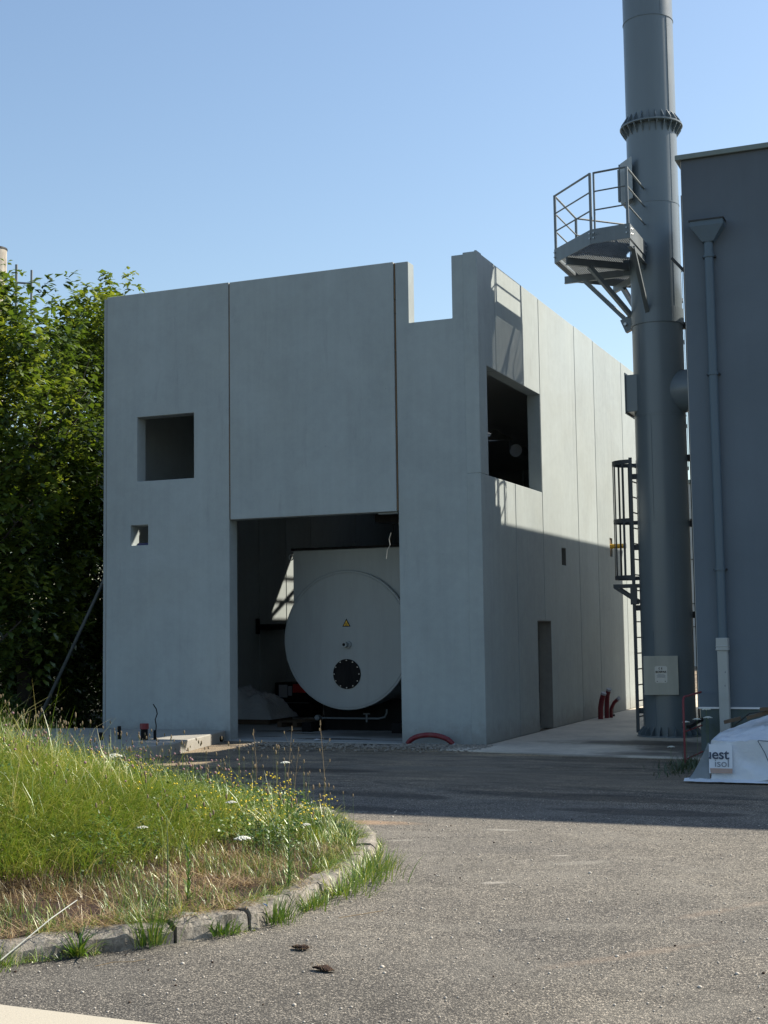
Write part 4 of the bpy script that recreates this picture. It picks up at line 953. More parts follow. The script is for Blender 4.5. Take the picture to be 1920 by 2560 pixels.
M_leaf = leafmat('maple_leaf', [(0.0, (0.022, 0.044, 0.008)), (0.5, (0.090, 0.145, 0.018)), (1.0, (0.22, 0.26, 0.035))], 0.48)
M_straw = leafmat('dry_straw', [(0.0, (0.13, 0.075, 0.035)), (0.5, (0.34, 0.24, 0.12)), (1.0, (0.55, 0.45, 0.27))], 0.2)
M_head = paint('seed_head', (0.20, 0.15, 0.09), 0.9); M_pink = paint('clover_pink', (0.27, 0.15, 0.17), 0.8, var=0.3, scale=20)
M_yel = paint('petal_yellow', (0.75, 0.55, 0.03), 0.7); M_umb = paint('umbel_white', (0.62, 0.62, 0.55), 0.8); M_stem = paint('stem_green', (0.10, 0.14, 0.05), 0.7)
M_bark = paint('bark', (0.05, 0.042, 0.034), 0.95, var=0.4, scale=6)

kp = [(1.35,-16.6),(2.231,-15.519),(2.606,-15.063),(2.90,-14.66),(3.15,-14.2),(3.19,-13.6),(3.10,-12.65),(2.86,-11.5),(2.52,-10.65),(2.10,-10.1),(1.5,-9.4),(0.4,-8.6),(-1.0,-7.7),(-3.0,-6.1),(-5.0,-5.15),(-9.3,-5.3)]
kp_far = [(-15.0,-8.0),(-15.0,-24.0),(-1.0,-24.0),(0.2,-18.4)]
IS = np.array(kp + kp_far)
def sdist(x, y):
    """distance inside the island outline, negative outside; arrays"""
    x = np.asarray(x, float); y = np.asarray(y, float)
    dmin = np.full(x.shape, 1e9); ins = np.zeros(x.shape, bool); n = len(IS)
    for i in range(n):
        a = IS[i]; b_ = IS[(i+1) % n]; e = b_-a; L = e@e
        t_ = np.clip(((x-a[0])*e[0]+(y-a[1])*e[1])/L, 0, 1)
        dmin = np.minimum(dmin, np.hypot(x-a[0]-t_*e[0], y-a[1]-t_*e[1]))
        cond = ((a[1] > y) != (b_[1] > y)); xs = (b_[0]-a[0])*(y-a[1])/(b_[1]-a[1]+1e-12)+a[0]
        ins ^= cond & (x < xs)
    return np.where(ins, dmin, -dmin)
def sm(t_): t_ = np.clip(t_, 0, 1); return t_*t_*(3-2*t_)
def mh(x, y):
    d = sdist(x, y)
    h = 0.09 + 0.05*sm((d-0.1)/0.8) + 0.45*sm((d-0.5)/3.0) + 0.20*sm((d-1.6)/2.6)*sm((0.8-x)/3.0)
    h = h + 0.04*np.sin(x*1.7+1.3)*np.sin(y*1.3)*sm(d/1.5) + 0.015*np.sin(x*7.1)*np.sin(y*6.3+1)
    return np.where(d > 0.12, h, -0.1)
gx = np.arange(-15.2, 3.4, 0.09); gy = np.arange(-24.2, -5.0, 0.09)
XX, YY = np.meshgrid(gx, gy, indexing='ij'); ZZ = mh(XX, YY)
nx_, ny_ = XX.shape; idx = np.arange(nx_*ny_).reshape(nx_, ny_)
keep = (ZZ[:-1,:-1] > -0.09) | (ZZ[1:,:-1] > -0.09) | (ZZ[:-1,1:] > -0.09) | (ZZ[1:,1:] > -0.09)
F = np.stack([idx[:-1,:-1], idx[1:,:-1], idx[1:,1:], idx[:-1,1:]], -1)[keep]
V = np.stack([XX.ravel(), YY.ravel(), ZZ.ravel()], -1)
me = rawmesh('soil_mound', V, F, 4, M_soil); me.polygons.foreach_set('use_smooth', [True]*len(me.polygons))
o = bpy.data.objects.new('soil_mound', me); C.objects.link(o); o['kind'] = 'structure'

# kerb stones
t = NT('old_kerb_concrete'); n1 = t.noise(t.pos, 6, 7, 0.7, 0.4); n2 = t.noise(t.pos, 45, 5, 0.7)
c = t.ramp(n1, [(0.3, (0.10, 0.088, 0.074)), (0.5, (0.23, 0.21, 0.18)), (0.72, (0.37, 0.34, 0.295))]); c = t.mix(1.0, c, t.ramp(n2, [(0.3, (0.55, 0.55, 0.55)), (0.7, (1.3, 1.3, 1.3))]), 'MULTIPLY')
t.col(c); t.rough(0.92); t.bump(t.math('ADD', n1, n2), 0.8, 0.012); M_kerb = t.m
kerb = MB(); kpts = []
for i in range(len(kp)-1):
    a, b_ = Vector((*kp[i], 0)), Vector((*kp[i+1], 0)); n = max(1, int((b_-a).length/0.1))
    for k in range(n): kpts.append(a.lerp(b_, k/n))
cl = [0]
for i in range(len(kpts)-1): cl.append(cl[-1]+(kpts[i+1]-kpts[i]).length)
def kat(s_):
    i = int(np.searchsorted(cl, s_)) ; i = min(max(i, 1), len(kpts)-1)
    tt = (s_-cl[i-1])/(cl[i]-cl[i-1]+1e-9); return kpts[i-1].lerp(kpts[i], tt), (kpts[min(i+1, len(kpts)-1)]-kpts[max(i-2, 0)]).normalized()
base = MB()
bp = [];
for s_ in np.arange(0, cl[-1], 0.25):
    p, d = kat(s_); nn = Vector((-d.y, d.x, 0)); bp.append((p+nn*0.03, p+nn*0.24))
vs = []
for a, b_ in bp: vs += [(a.x, a.y, -0.02), (a.x, a.y, 0.055), (b_.x, b_.y, 0.055)]
base.add(vs, [(3*i+j, 3*i+j+1, 3*i+j+4, 3*i+j+3) for i in range(len(bp)-1) for j in (0, 1)])
kobj = build(base, 'kerb', M_kerb, kind='structure')
s_ = 0.02
while s_ < 14.5:
    L = rnd.uniform(0.52, 0.62); bm = bmesh.new()
    nu = 9; prof = [(0.0, -0.03), (0.010, 0.065), (0.022, 0.105), (0.048, 0.123), (0.10, 0.127), (0.17, 0.12), (0.18, 0.02)]
    rows = []; tilt = rnd.uniform(-0.012, 0.012); sink = rnd.uniform(-0.015, 0.008); shift = rnd.uniform(-0.012, 0.012)
    for i in range(nu+1):
        u = i/nu; p, d = kat(s_ + 0.006 + (L-0.012)*u); nn = Vector((-d.y, d.x, 0)); row = []
        for (o_, z) in prof:
            q = p + nn*(o_+shift); k = mnoise.noise(Vector((q.x*7, q.y*7, z*9)))*0.022 + mnoise.noise(Vector((q.x*22, q.y*22, z*25)))*0.011
            e_ = 0.012 if i in (0, nu) else 0
            if z > 0.09 and mnoise.noise(Vector((q.x*3.1, q.y*3.1, 7))) > 0.25: k -= 0.012
            row.append(bm.verts.new((q.x - nn.x*k, q.y - nn.y*k, max(-0.04, z + k + tilt*(u-0.5)*2 + sink - (e_ if z > 0.1 else 0)))))
        rows.append(row)
    for i in range(nu):
        for j in range(len(prof)-1): bm.faces.new([rows[i][j], rows[i+1][j], rows[i+1][j+1], rows[i][j+1]])
    bm.faces.new(rows[0]); bm.faces.new(rows[-1][::-1])
    bmesh.ops.recalc_face_normals(bm, faces=bm.faces)
    me = bpy.data.meshes.new('kerb_stone'); bm.to_mesh(me); bm.free(); fin(me, 'kerb_stone', M_kerb, kobj)
    s_ += L + 0.012

def inview(x, y, margin=0.9):
    # ground patch worth planting: right of the line along the left picture edge, with a margin
    # left edge of the picture runs from (2.4,-15.9) towards (-16.4,8.3)
    dx_, dy_ = -0.613, 0.790
    return ((x-2.40)*dy_ - (y+15.9)*dx_) > -margin
def blades(px_, py_, pz, L, W, lean, az, bend, tone, seg=3):
    """ribbons of seg quads; all arrays of n"""
    n = len(px_); V = np.zeros((n, (seg+1)*2, 3)); T = np.zeros((n, (seg+1)*2))
    wa = az + np.pi/2 + nrs.normal(0, 0.5, n)
    pos = np.stack([px_, py_, pz], -1).copy()
    for k in range(seg+1):
        f = k/seg; w_ = W*(1-f)**0.7*0.5 + 0.0003
        V[:, 2*k] = pos + np.stack([np.cos(wa)*w_, np.sin(wa)*w_, 0*w_], -1); V[:, 2*k+1] = pos - np.stack([np.cos(wa)*w_, np.sin(wa)*w_, 0*w_], -1)
        T[:, 2*k] = T[:, 2*k+1] = tone
        ang = lean + bend*(f+0.5/seg)**1.3; st = L/seg
        pos = pos + np.stack([np.cos(az)*np.sin(ang)*st, np.sin(az)*np.sin(ang)*st, np.cos(ang)*st], -1)
    base = (np.arange(n)*(seg+1)*2)[:, None, None]
    q = np.array([[2*k, 2*k+1, 2*k+3, 2*k+2] for k in range(seg)])[None]
    return V.reshape(-1, 3), (base+q).reshape(-1, 4), T.reshape(-1)
def sample(n, dmin=0.15, box=(-11, 3.2, -16.6, -5.1), margin=1.0):
    X = nrs.uniform(box[0], box[1], n); Y = nrs.uniform(box[2], box[3], n); d = sdist(X, Y)
    k = (d > dmin) & inview(X, Y, margin); return X[k], Y[k], d[k]
def stuffobj(name, V, F, T, mat, label=None, cat=None):
    me = rawmesh(name, V, F, 4, mat, T); o = bpy.data.objects.new(name, me); C.objects.link(o); o['kind'] = 'stuff'
    if label: o['label'] = label; o['category'] = cat
    return o
def cat3(parts):
    off = 0; Vs, Fs, Ts = [], [], []
    for V, F, T in parts: Vs.append(V); Fs.append(F+off); Ts.append(T); off += len(V)
    return np.concatenate(Vs), np.concatenate(Fs), np.concatenate(Ts)
def pn(X, Y, f, s=0.0): return np.array([mnoise.noise(Vector((x*f, y*f, s))) for x, y in zip(X, Y)])
# lush meadow
X, Y, d = sample(560000)
near = (Y < -12.2)                                    # strip of scalped ground on the near side of the island
sc_ = sm((d-1.05-0.30*np.sin(X*2.3+Y)-0.35*sm((2.6-X)/1.5))/0.55)*0.975+0.025
prob = np.where(near, sc_, np.clip(d/0.35, 0, 1))
dens = np.clip((Y+17)/-1 + 12, 5, 12)/12
k = nrs.rand(len(X)) < prob*0.62*np.where(Y > -9.5, 0.75, 1.0)*np.clip(0.75+1.1*pn(X, Y, 3.1, 12), 0.25, 1)
X, Y, d = X[k], Y[k], d[k]; near = near[k]
pt = pn(X, Y, 0.7, 3); p2 = pn(X, Y, 2.3, 9); p3 = pn(X, Y, 5.2, 15)
straw = np.clip(((1.9 - X)*0.35 - (Y+11.5)*0.06) , 0, 1)*0.28        # yellower to the near left
tone = np.clip(0.41 + 0.34*pt + 0.22*p2 - 0.22*p3 + nrs.normal(0, 0.19, len(X)) + straw*sm((-Y-9)/3), 0, 1)
tone = np.where(nrs.rand(len(X)) < 0.10, nrs.uniform(0.75, 1, len(X)), tone)
L = nrs.uniform(0.10, 0.30, len(X))*(1 + 0.5*pt) * np.clip(0.45 + d*0.45, 0.45, 1.25)
W = nrs.uniform(0.004, 0.0105, len(X)); L = L*np.where(nrs.rand(len(X)) < 0.12, 1.6, 1.0)*(1+0.6*p2)*(1+0.9*p3)*(1+0.25*sm((1.5-X)/3)*(nrs.rand(len(X)) < 0.5))*np.where(near & (sc_[k] < 0.5), 0.5, 1); az = nrs.uniform(0, 2*np.pi, len(X))*0.75 + pt*6 + p3*5
lean = np.abs(nrs.normal(0.32, 0.28, len(X))); bend = nrs.uniform(0.2, 2.0, len(X))
P1 = blades(X, Y, mh(X, Y)-0.01, L, W, lean, az, bend, tone)
# long flattened yellow grass
X, Y, d = sample(60000, 1.2, (-1.5, 3.0, -15.2, -11.0)); k = nrs.rand(len(X)) < sm((2.3-X)/1.6); X, Y, d = X[k], Y[k], d[k]
P2 = blades(X, Y, mh(X, Y)+0.05, nrs.uniform(0.25, 0.5, len(X)), nrs.uniform(0.003, 0.006, len(X)), nrs.uniform(0.3, 0.8, len(X)), nrs.normal(-0.5, 0.7, len(X)), nrs.uniform(0.8, 1.5, len(X)), np.clip(nrs.normal(0.62, 0.13, len(X)), 0, 1))
V, F, T = cat3([P1, P2]); stuffobj('meadow_grass', V, F, T, M_grass)
# broad leaves low in the sward (clover, trefoil)
X, Y, d = sample(330000, 0.5); k = ((pn(X, Y, 1.6, 5)+0.5*pn(X, Y, 4.1, 2)) > -0.02) & ((Y > -12.4) | (d > 1.3)); X, Y, d = X[k], Y[k], d[k]
P = blades(X, Y, mh(X, Y)+nrs.uniform(0.05, 0.30, len(X))*(0.8+0.8*pn(X, Y, 2.7, 6)), nrs.uniform(0.018, 0.045, len(X)), nrs.uniform(0.014, 0.028, len(X)), nrs.uniform(0.7, 1.5, len(X)), nrs.uniform(0, 6.28, len(X)), nrs.uniform(0, 0.5, len(X)), np.clip(nrs.normal(0.24, 0.16, len(X)), 0, 1), 2)
stuffobj('clover_leaves', *P, M_grass)
# dry straw on the scalped strip and along the kerb
X, Y, d = sample(90000, 0.02, (-0.6, 3.25, -16.6, -11.8)); k = (d < 1.75) & (nrs.rand(len(X)) < 0.50*np.clip(0.5+1.6*(pn(X, Y, 2.2, 31)+0.5*pn(X, Y, 6, 8)), 0.02, 1)); X, Y, d = X[k], Y[k], d[k]
P = blades(X, Y, np.maximum(mh(X, Y), 0.13)+0.004, nrs.uniform(0.05, 0.24, len(X)), nrs.uniform(0.002, 0.0045, len(X)), nrs.uniform(1.1, 1.6, len(X)), nrs.uniform(0, 6.28, len(X)), nrs.uniform(-0.3, 0.3, len(X)), np.clip(nrs.normal(0.34, 0.28, len(X)), 0, 1))
X, Y, d = sample(30000, 0.2, (-0.6, 3.25, -16.6, -11.8)); k = (d < 1.7) & (nrs.rand(len(X)) < 0.35*sm(d/1.2)); X, Y = X[k], Y[k]
Pb = blades(X, Y, mh(X, Y), nrs.uniform(0.05, 0.16, len(X)), nrs.uniform(0.002, 0.004, len(X)), nrs.uniform(0, 0.9, len(X)), nrs.uniform(0, 6.28, len(X)), nrs.uniform(0, 1, len(X)), np.clip(nrs.normal(0.55, 0.25, len(X)), 0, 1))
stuffobj('dry_straw', *cat3([P, Pb]), M_straw)
X, Y, d = sample(15000, 0.05, (-0.6, 3.25, -16.6, -11.8)); k = (d < 1.4) & (pn(X, Y, 1.8, 17) > -0.05); X, Y = X[k], Y[k]
P = blades(X, Y, mh(X, Y), nrs.uniform(0.06, 0.17, len(X)), nrs.uniform(0.003, 0.006, len(X)), nrs.uniform(0, 0.6, len(X)), nrs.uniform(0, 6.28, len(X)), nrs.uniform(0.2, 1.2, len(X)), np.clip(nrs.normal(0.45, 0.15, len(X)), 0, 1))
stuffobj('sparse_grass', *P, M_grass)

# flower heads and seed stalks, a few hundred small ones as stuff
def balls(pts, r, squash=1.0):
    ico = np.array([(0,0,1),(0.894,0,0.447),(0.276,0.851,0.447),(-0.724,0.526,0.447),(-0.724,-0.526,0.447),(0.276,-0.851,0.447),(0.724,0.526,-0.447),(-0.276,0.851,-0.447),(-0.894,0,-0.447),(-0.276,-0.851,-0.447),(0.724,-0.526,-0.447),(0,0,-1)])
    fs = np.array([(0,1,2),(0,2,3),(0,3,4),(0,4,5),(0,5,1),(1,6,2),(2,7,3),(3,8,4),(4,9,5),(5,10,1),(6,7,2),(7,8,3),(8,9,4),(9,10,5),(10,6,1),(11,7,6),(11,8,7),(11,9,8),(11,10,9),(11,6,10)])
    pts = np.asarray(pts); r = np.asarray(r)
    V = pts[:, None]+ico[None]*np.array([1, 1, squash])*r[:, None, None]; F = fs[None]+(np.arange(len(pts))*12)[:, None, None]
    return V.reshape(-1, 3), F.reshape(-1, 3)
def ballstuff(name, pts, r, mat, squash=1.0):
    V, F = balls(pts, r, squash); me = rawmesh(name, V, F, 3, mat); o = bpy.data.objects.new(name, me); C.objects.link(o); o['kind'] = 'stuff'; return o
def heads(n, box, dmin, hlo, hhi, filt=None):
    X, Y, d = sample(n, dmin, box, 0.5)
    if filt is not None: k = filt(X, Y); X, Y = X[k], Y[k]
    return X, Y, mh(X, Y)+nrs.uniform(hlo, hhi, len(X))
stem = []
def stems(X, Y, Z, W=0.0025, tone=0.5):
    b0 = mh(X, Y); L = Z-b0; n = len(X)
    az = nrs.uniform(0, 6.28, n); ln = nrs.uniform(0, 0.12, n)
    x0 = X-np.cos(az)*np.sin(ln)*L; y0 = Y-np.sin(az)*np.sin(ln)*L
    stem.append(blades(x0, y0, b0, L/np.cos(ln), np.full(n, W*2), ln, az, np.zeros(n), np.clip(nrs.normal(tone, 0.1, n), 0, 1), 2))
X, Y, Z = heads(900, (-9, 3, -13, -5.2), 0.4, 0.22, 0.50, lambda x, y: (x < 1.2)); stems(X, Y, Z, 0.0012)
ballstuff('clover_flower_heads', np.stack([X, Y, Z], -1), nrs.uniform(0.009, 0.017, len(X)), M_pink, 0.9)
X, Y, Z = heads(5200, (-5, 2.6, -12.5, -6.5), 0.25, 0.17, 0.36, lambda x, y: (pn(x, y, 0.8, 21) + 0.6*pn(x, y, 2.6, 4)) > 0.16)
ballstuff('trefoil_flowers', np.stack([X, Y, Z], -1), nrs.uniform(0.006, 0.013, len(X)), M_yel, 0.7)
X, Y, Z = heads(1500, (-9, 3.0, -13.5, -5.2), 0.2, 0.30, 0.68); stems(X, Y, Z+0.0, 0.0012, 0.62)
V1, F1 = balls(np.stack([X, Y, Z], -1), nrs.uniform(0.006, 0.010, len(X)), 2.6)
me = rawmesh('plantain_heads', V1, F1, 3, M_head); o = bpy.data.objects.new('plantain_heads', me); C.objects.link(o); o['kind'] = 'stuff'
stuffobj('flower_stems', *cat3(stem), M_grass)

def plant_mesh(parts, name, mat, loc, label, cat, group=None, extra=None):
    V, F, T = cat3(parts); V = V - np.array(loc)
    me = rawmesh(name if extra is None else 'leaves', V, F, 4, mat, T)
    if extra is None:
        o = bpy.data.objects.new(name, me); C.objects.link(o); o.location = loc; return prop(o, label, cat, group)
    r = thing(name, label, cat, loc, group); o = bpy.data.objects.new('leaves', me); C.objects.link(o); o.parent = r; return r
def tuft(loc, n, L, spread, label, tone=0.42, W=0.007, name='grass_tuft', cat='grass tuft', lean=0.7, group='weed tufts along the kerb', sd=0.14):
    n = int(n*1.3); L = L*1.12; spread = spread*1.25
    X = loc[0]+nrs.normal(0, spread, n); Y = loc[1]+nrs.normal(0, spread, n); az = np.arctan2(Y-loc[1], X-loc[0])+nrs.normal(0, 0.5, n)
    p = blades(X, Y, np.full(n, loc[2]), nrs.uniform(0.4, 1.0, n)*L, nrs.uniform(0.6, 1.2, n)*W, nrs.uniform(0.0, lean, n), az, nrs.uniform(0.2, 1.2, n), np.clip(nrs.normal(tone, sd, n), 0, 1), 4)
    return plant_mesh([p], name, M_grass, loc, label, cat, group)
tuft((2.50,-15.22,0), 60, 0.20, 0.02, 'low rosette of broad green blades at the kerb foot, second tuft from the left', 0.40, 0.016, lean=1.1)
tuft((2.75,-14.82,0), 150, 0.30, 0.045, 'tall dense grass tuft at the kerb foot, just right of the low rosette', 0.42, 0.007, lean=0.5)
tuft((2.20,-15.65,0), 120, 0.16, 0.07, 'weedy tuft with a yellow flower at the left picture edge below the kerb', 0.5, 0.007)
tuft((3.02,-14.42,0), 80, 0.14, 0.05, 'short broad leaved weed with pink flowers at the kerb foot', 0.35, 0.014)
tuft((3.17,-13.95,0), 170, 0.20, 0.06, 'bushy green tuft at the kerb right behind the blue tape', 0.40, 0.008)
tuft((3.22,-13.45,0), 90, 0.14, 0.05, 'low spreading tuft at the kerb, right of the tall leafy weed', 0.45, 0.008)
tuft((3.22,-12.95,0), 130, 0.26, 0.08, 'vigorous yellow green tuft leaning off the kerb towards the yard', 0.55, 0.008, lean=1.0)
tuft((3.16,-12.4,0), 150, 0.28, 0.10, 'largest yellow green tuft, at the outermost bulge of the kerb', 0.52, 0.008, lean=0.9)
tuft((3.05,-11.95,0), 150, 0.22, 0.08, 'straw tipped tuft behind the largest kerb tuft', 0.6, 0.007)
# vertical leafy weeds
def leafy(loc, h, n, ll, lw, label, name='leafy_weed', tone=0.38, stemmat=M_stem, up=0.6):
    zs = np.linspace(0.04, 1.0, n)*h; az = np.arange(n)*2.4; X = np.full(n, loc[0])+np.sin(zs*9)*0.008; Y = np.full(n, loc[1])
    p = blades(X, Y, loc[2]+zs, ll*(1.15-zs/h*0.7), np.full(n, lw), np.full(n, up)+nrs.normal(0, 0.15, n), az, nrs.uniform(0.2, 0.8, n), np.clip(nrs.normal(tone, 0.08, n), 0, 1), 3)
    r = plant_mesh([p], name, M_grass, loc, label, 'weed', None, extra=True)
    b = MB(); b.tube([(loc[0], loc[1], loc[2]-0.02), (loc[0]+0.008, loc[1], loc[2]+h*0.5), (loc[0], loc[1], loc[2]+h)], [0.006, 0.005, 0.002], 6); build(b, 'stem', stemmat, r); return r
leafy((3.05,-13.50,0.10), 0.58, 90, 0.085, 0.010, 'tall bright green leafy weed standing upright on the kerb')
leafy((2.62,-14.15,0.13), 0.36, 40, 0.09, 0.014, 'short leafy green weed standing in the brown strip behind the kerb')
leafy((2.75,-14.62,0.13), 0.62, 46, 0.04, 0.006, 'thin grey green weed stem rising above the tall kerb tuft', tone=0.6)
for i, (x, y, h, lb_) in enumerate([(0.55,-9.3,0.75,'tall dry forked seed stalk, farthest left of those standing against the dark asphalt'), (1.15,-9.75,0.82,'tall dry seed stalk with a bent tip in front of the dark asphalt'),
        (1.95,-10.6,0.95,'tallest dry seed stalk with short side twigs near the right end of the grass'), (0.95,-9.2,0.6,'slim dry stalk leaning right, between the two taller seed stalks'), (-4.9,-8.1,0.75,'plantain stalks standing against the dark trees by the prop foot')]):
    z0 = float(mh(np.array([x]), np.array([y]))[0]); r = thing('seed_stalk', lb_, 'dry stalk', (x, y, z0), 'tall seed stalks')
    pts = [(x, y, z0-0.02), (x+0.02, y, z0+h*0.5), (x+0.06*(1 if i % 2 else -0.3), y, z0+h)]
    b = MB(); b.tube(pts, [0.0035, 0.003, 0.002], 5); build(b, 'stem', M_head, r)
    for k in range(5):
        zz = z0+h*(0.45+0.1*k); sgn = 1 if k % 2 else -1; xb = x+0.02+0.01*k*0
        b = MB(); b.tube([(xb, y, zz), (xb+sgn*0.05, y+0.01, zz+0.09)], 0.0016, 4); b.tube([(xb+sgn*0.05, y+0.01, zz+0.085), (xb+sgn*0.053, y+0.01, zz+0.11)], 0.006, 5); build(b, 'twig', M_head, r)
    b = MB(); b.tube([(pts[2][0], y, z0+h-0.005), (pts[2][0], y, z0+h+0.04)], [0.007, 0.004], 6); build(b, 'seed_head', M_head, r)
def umbel(x, y, h, R_, label, z0=None):
    z0 = float(mh(np.array([x]), np.array([y]))[0]) if z0 is None else z0
    r = thing('white_umbel', label, 'flower', (x, y, z0), 'white umbel flowers')
    b = MB(); b.tube([(x, y, z0-0.02), (x+0.01, y, z0+h)], 0.003, 5); build(b, 'stem', M_stem, r)
    pts = []; 
    for k in range(26):
        q = k*2.4; rr = R_*math.sqrt((k+0.5)/26); pts.append((x+0.01+rr*math.cos(q), y+rr*math.sin(q), z0+h+0.012-0.3*rr*rr/R_))
    V, F = balls(np.array(pts), np.full(len(pts), R_*0.22), 0.5); V = V-np.array([x, y, z0])
    me = rawmesh('flower_head', V, F, 3, M_umb); o = bpy.data.objects.new('flower_head', me); C.objects.link(o); o.parent = r
for x, y, h, R_, l_ in [(-3.9,-8.0,0.50,0.075,'white umbel at the far left of the meadow, highest up'), (-0.75,-10.0,0.34,0.085,'broad flat white umbel in the middle of the meadow'), (-1.4,-9.2,0.28,0.05,'small white umbel behind the broad flat one'),
        (1.30,-10.1,0.52,0.045,'small round white umbel against the dark asphalt'), (1.75,-12.0,0.30,0.045,'ragged white flower near the middle of the island'), (2.35,-12.9,0.24,0.06,'white flower cluster low on the right part of the island'),
        (2.35,-11.8,0.2,0.04,'small white flower near the right tip of the island'), (1.65,-13.2,0.22,0.04,'small white flower above the brown strip')]: umbel(x, y, h, R_, l_)
for x, y, h, R_, l_ in [(3.70,-1.9,0.55,0.05,'wild carrot head, leftmost before the stack foot'), (3.95,-1.6,0.72,0.06,'wild carrot head before the plinth corner, highest'), (3.88,-2.0,0.60,0.055,'wild carrot head left of the downpipe, lower left of its cluster'), (4.02,-1.9,0.62,0.06,'widest wild carrot head before the plinth'),
        (3.55,-2.3,0.22,0.05,'low wild carrot head by the foot of the red rail')]: umbel(x, y, h, R_, l_, z0=0.0)
n = 480; X = nrs.normal(3.88, 0.14, n); Y = nrs.normal(-2.9, 0.5, n)
stuffobj('rank_weeds', *blades(X, Y, np.zeros(n)-0.01, nrs.uniform(0.05, 0.2, n), nrs.uniform(0.006, 0.014, n), nrs.uniform(0, 0.8, n), nrs.uniform(0, 6.28, n), nrs.uniform(0.2, 1.2, n), np.clip(nrs.normal(0.06, 0.08, n), 0, 1)), M_leaf)

# small things lying about
# growth overhanging and creeping over the kerb
sv = nrs.uniform(0.5, 13.5, 5200); kk = [kat(q) for q in sv]; kx = np.array([p.x for p, d_ in kk]); ky = np.array([p.y for p, d_ in kk]); nxk = np.array([-d_.y for p, d_ in kk]); nyk = np.array([d_.x for p, d_ in kk])
clump = np.array([mnoise.noise(Vector((q*1.1, 3, 1)))+0.5*mnoise.noise(Vector((q*4, 1, 1))) for q in sv])
k = clump > -0.12; n = int(k.sum()); o_ = nrs.uniform(0.10, 0.30, n)
azo = np.arctan2(-nyk[k], -nxk[k])+nrs.normal(0, 0.9, n)
Pa = blades(kx[k]+nxk[k]*o_, ky[k]+nyk[k]*o_, np.full(n, 0.10), nrs.uniform(0.06, 0.18, n)*(1+clump[k]), nrs.uniform(0.003, 0.007, n), nrs.uniform(0.4, 1.2, n), azo, nrs.uniform(0.3, 1.5, n), np.clip(nrs.normal(0.55, 0.22, n), 0, 1))
k = clump < 0.02; k &= nrs.rand(len(k)) < 0.65; n = int(k.sum()); o_ = nrs.normal(-0.015, 0.02, n)
Pb = blades(kx[k]+nxk[k]*o_, ky[k]+nyk[k]*o_, np.full(n, -0.01), nrs.uniform(0.03, 0.13, n), nrs.uniform(0.003, 0.007, n), nrs.uniform(0.0, 1.2, n), nrs.uniform(0, 6.28, n), nrs.uniform(0.3, 1.5, n), np.clip(nrs.normal(0.5, 0.22, n), 0, 1))
stuffobj('kerb_growth', *cat3([Pa, Pb]), M_grass)
# seed-bearing tall grass arcs lit against the meadow
X, Y, d = sample(3600, 1.3, (-8, 3.0, -13.6, -5.6)); n = len(X)
stuffobj('seeding_grass', *blades(X, Y, mh(X, Y), nrs.uniform(0.28, 0.62, n), nrs.uniform(0.003, 0.006, n), nrs.uniform(0.05, 0.6, n), nrs.uniform(0, 6.28, n), nrs.uniform(0.3, 1.6, n), np.clip(nrs.normal(0.80, 0.12, n), 0, 1), 4), M_grass)
b = MB(); b.bar((3.10,-14.03,0.004),(3.13,-14.0,0.115),0.032,0.004,up=(0.4,-0.9,0)); single(b, 'tape_strip', M_blue, 'strip of bright blue tape sticking up at the foot of the kerb', 'tape', (3.10,-14.03,0.0))
def clod(loc, R_, label, el=1.6):
    bm = bmesh.new(); bmesh.ops.create_icosphere(bm, subdivisions=3, radius=R_)
    for v in bm.verts:
        k = 1+mnoise.noise(v.co*30+Vector(loc))*0.5+mnoise.noise(v.co*90)*0.35; v.co = Vector((v.co.x*k*el, v.co.y*k*0.9, abs(v.co.z)*k*0.55))
    me = bpy.data.meshes.new('dirt_clod'); bm.to_mesh(me); bm.free(); r = thing('dirt_clod', label, 'clod of dirt', loc, 'clods of dirt'); fin(me, 'clod_body', M_soil, r)
    n = 40; p = blades(np.full(n, 0.0)+nrs.normal(0, R_, n), nrs.normal(0, R_*0.6, n), np.full(n, R_*0.2), nrs.uniform(0.02, 0.07, n), np.full(n, 0.0016), nrs.uniform(0.6, 1.6, n), nrs.uniform(0, 6.28, n), nrs.uniform(-.3, .5, n), nrs.uniform(0, 0.6, n), 2)
    me = rawmesh('fibres', *p[:2], 4, M_straw, p[2]); o = bpy.data.objects.new('fibres', me); C.objects.link(o); o.parent = r; o['kind'] = 'stuff'
clod((3.70,-14.62,0), 0.035, 'round clod of brown root dirt on the asphalt, the one nearer the kerb'); clod((4.05,-15.05,0), 0.034, 'flat elongated clod of brown dirt, nearer the viewer', 2.0)
clod((3.06,-14.2,0), 0.03, 'brown clod at the kerb foot beside the blue tape', 1.4)
b = MB(); b.tube([(2.78,-15.45,0.006),(2.84,-15.35,0.012),(2.93,-15.28,0.006),(2.97,-15.22,0.01)], 0.0025, 5); single(b, 'dry_twig', M_straw if False else M_head, 'thin curled dry twig on the asphalt below the low rosette', 'twig', (2.85,-15.35,0.0))
b = MB(); b.tube([(3.55,-13.75,0.005),(3.75,-13.45,0.009)], 0.003, 5); single(b, 'dry_twig', M_head, 'straight dry straw on the asphalt right of the blue tape', 'straw', (3.65,-13.6,0.0))
b = MB(); b.tube([(2.22,-15.62,0.02),(2.36,-15.3,0.22),(2.42,-15.12,0.30)], [0.004,0.0035,0.003], 6); single(b, 'dry_stalk', M_umb, 'long pale dry stalk leaning across the kerb at the left', 'dry stalk', (2.3,-15.5,0.1))
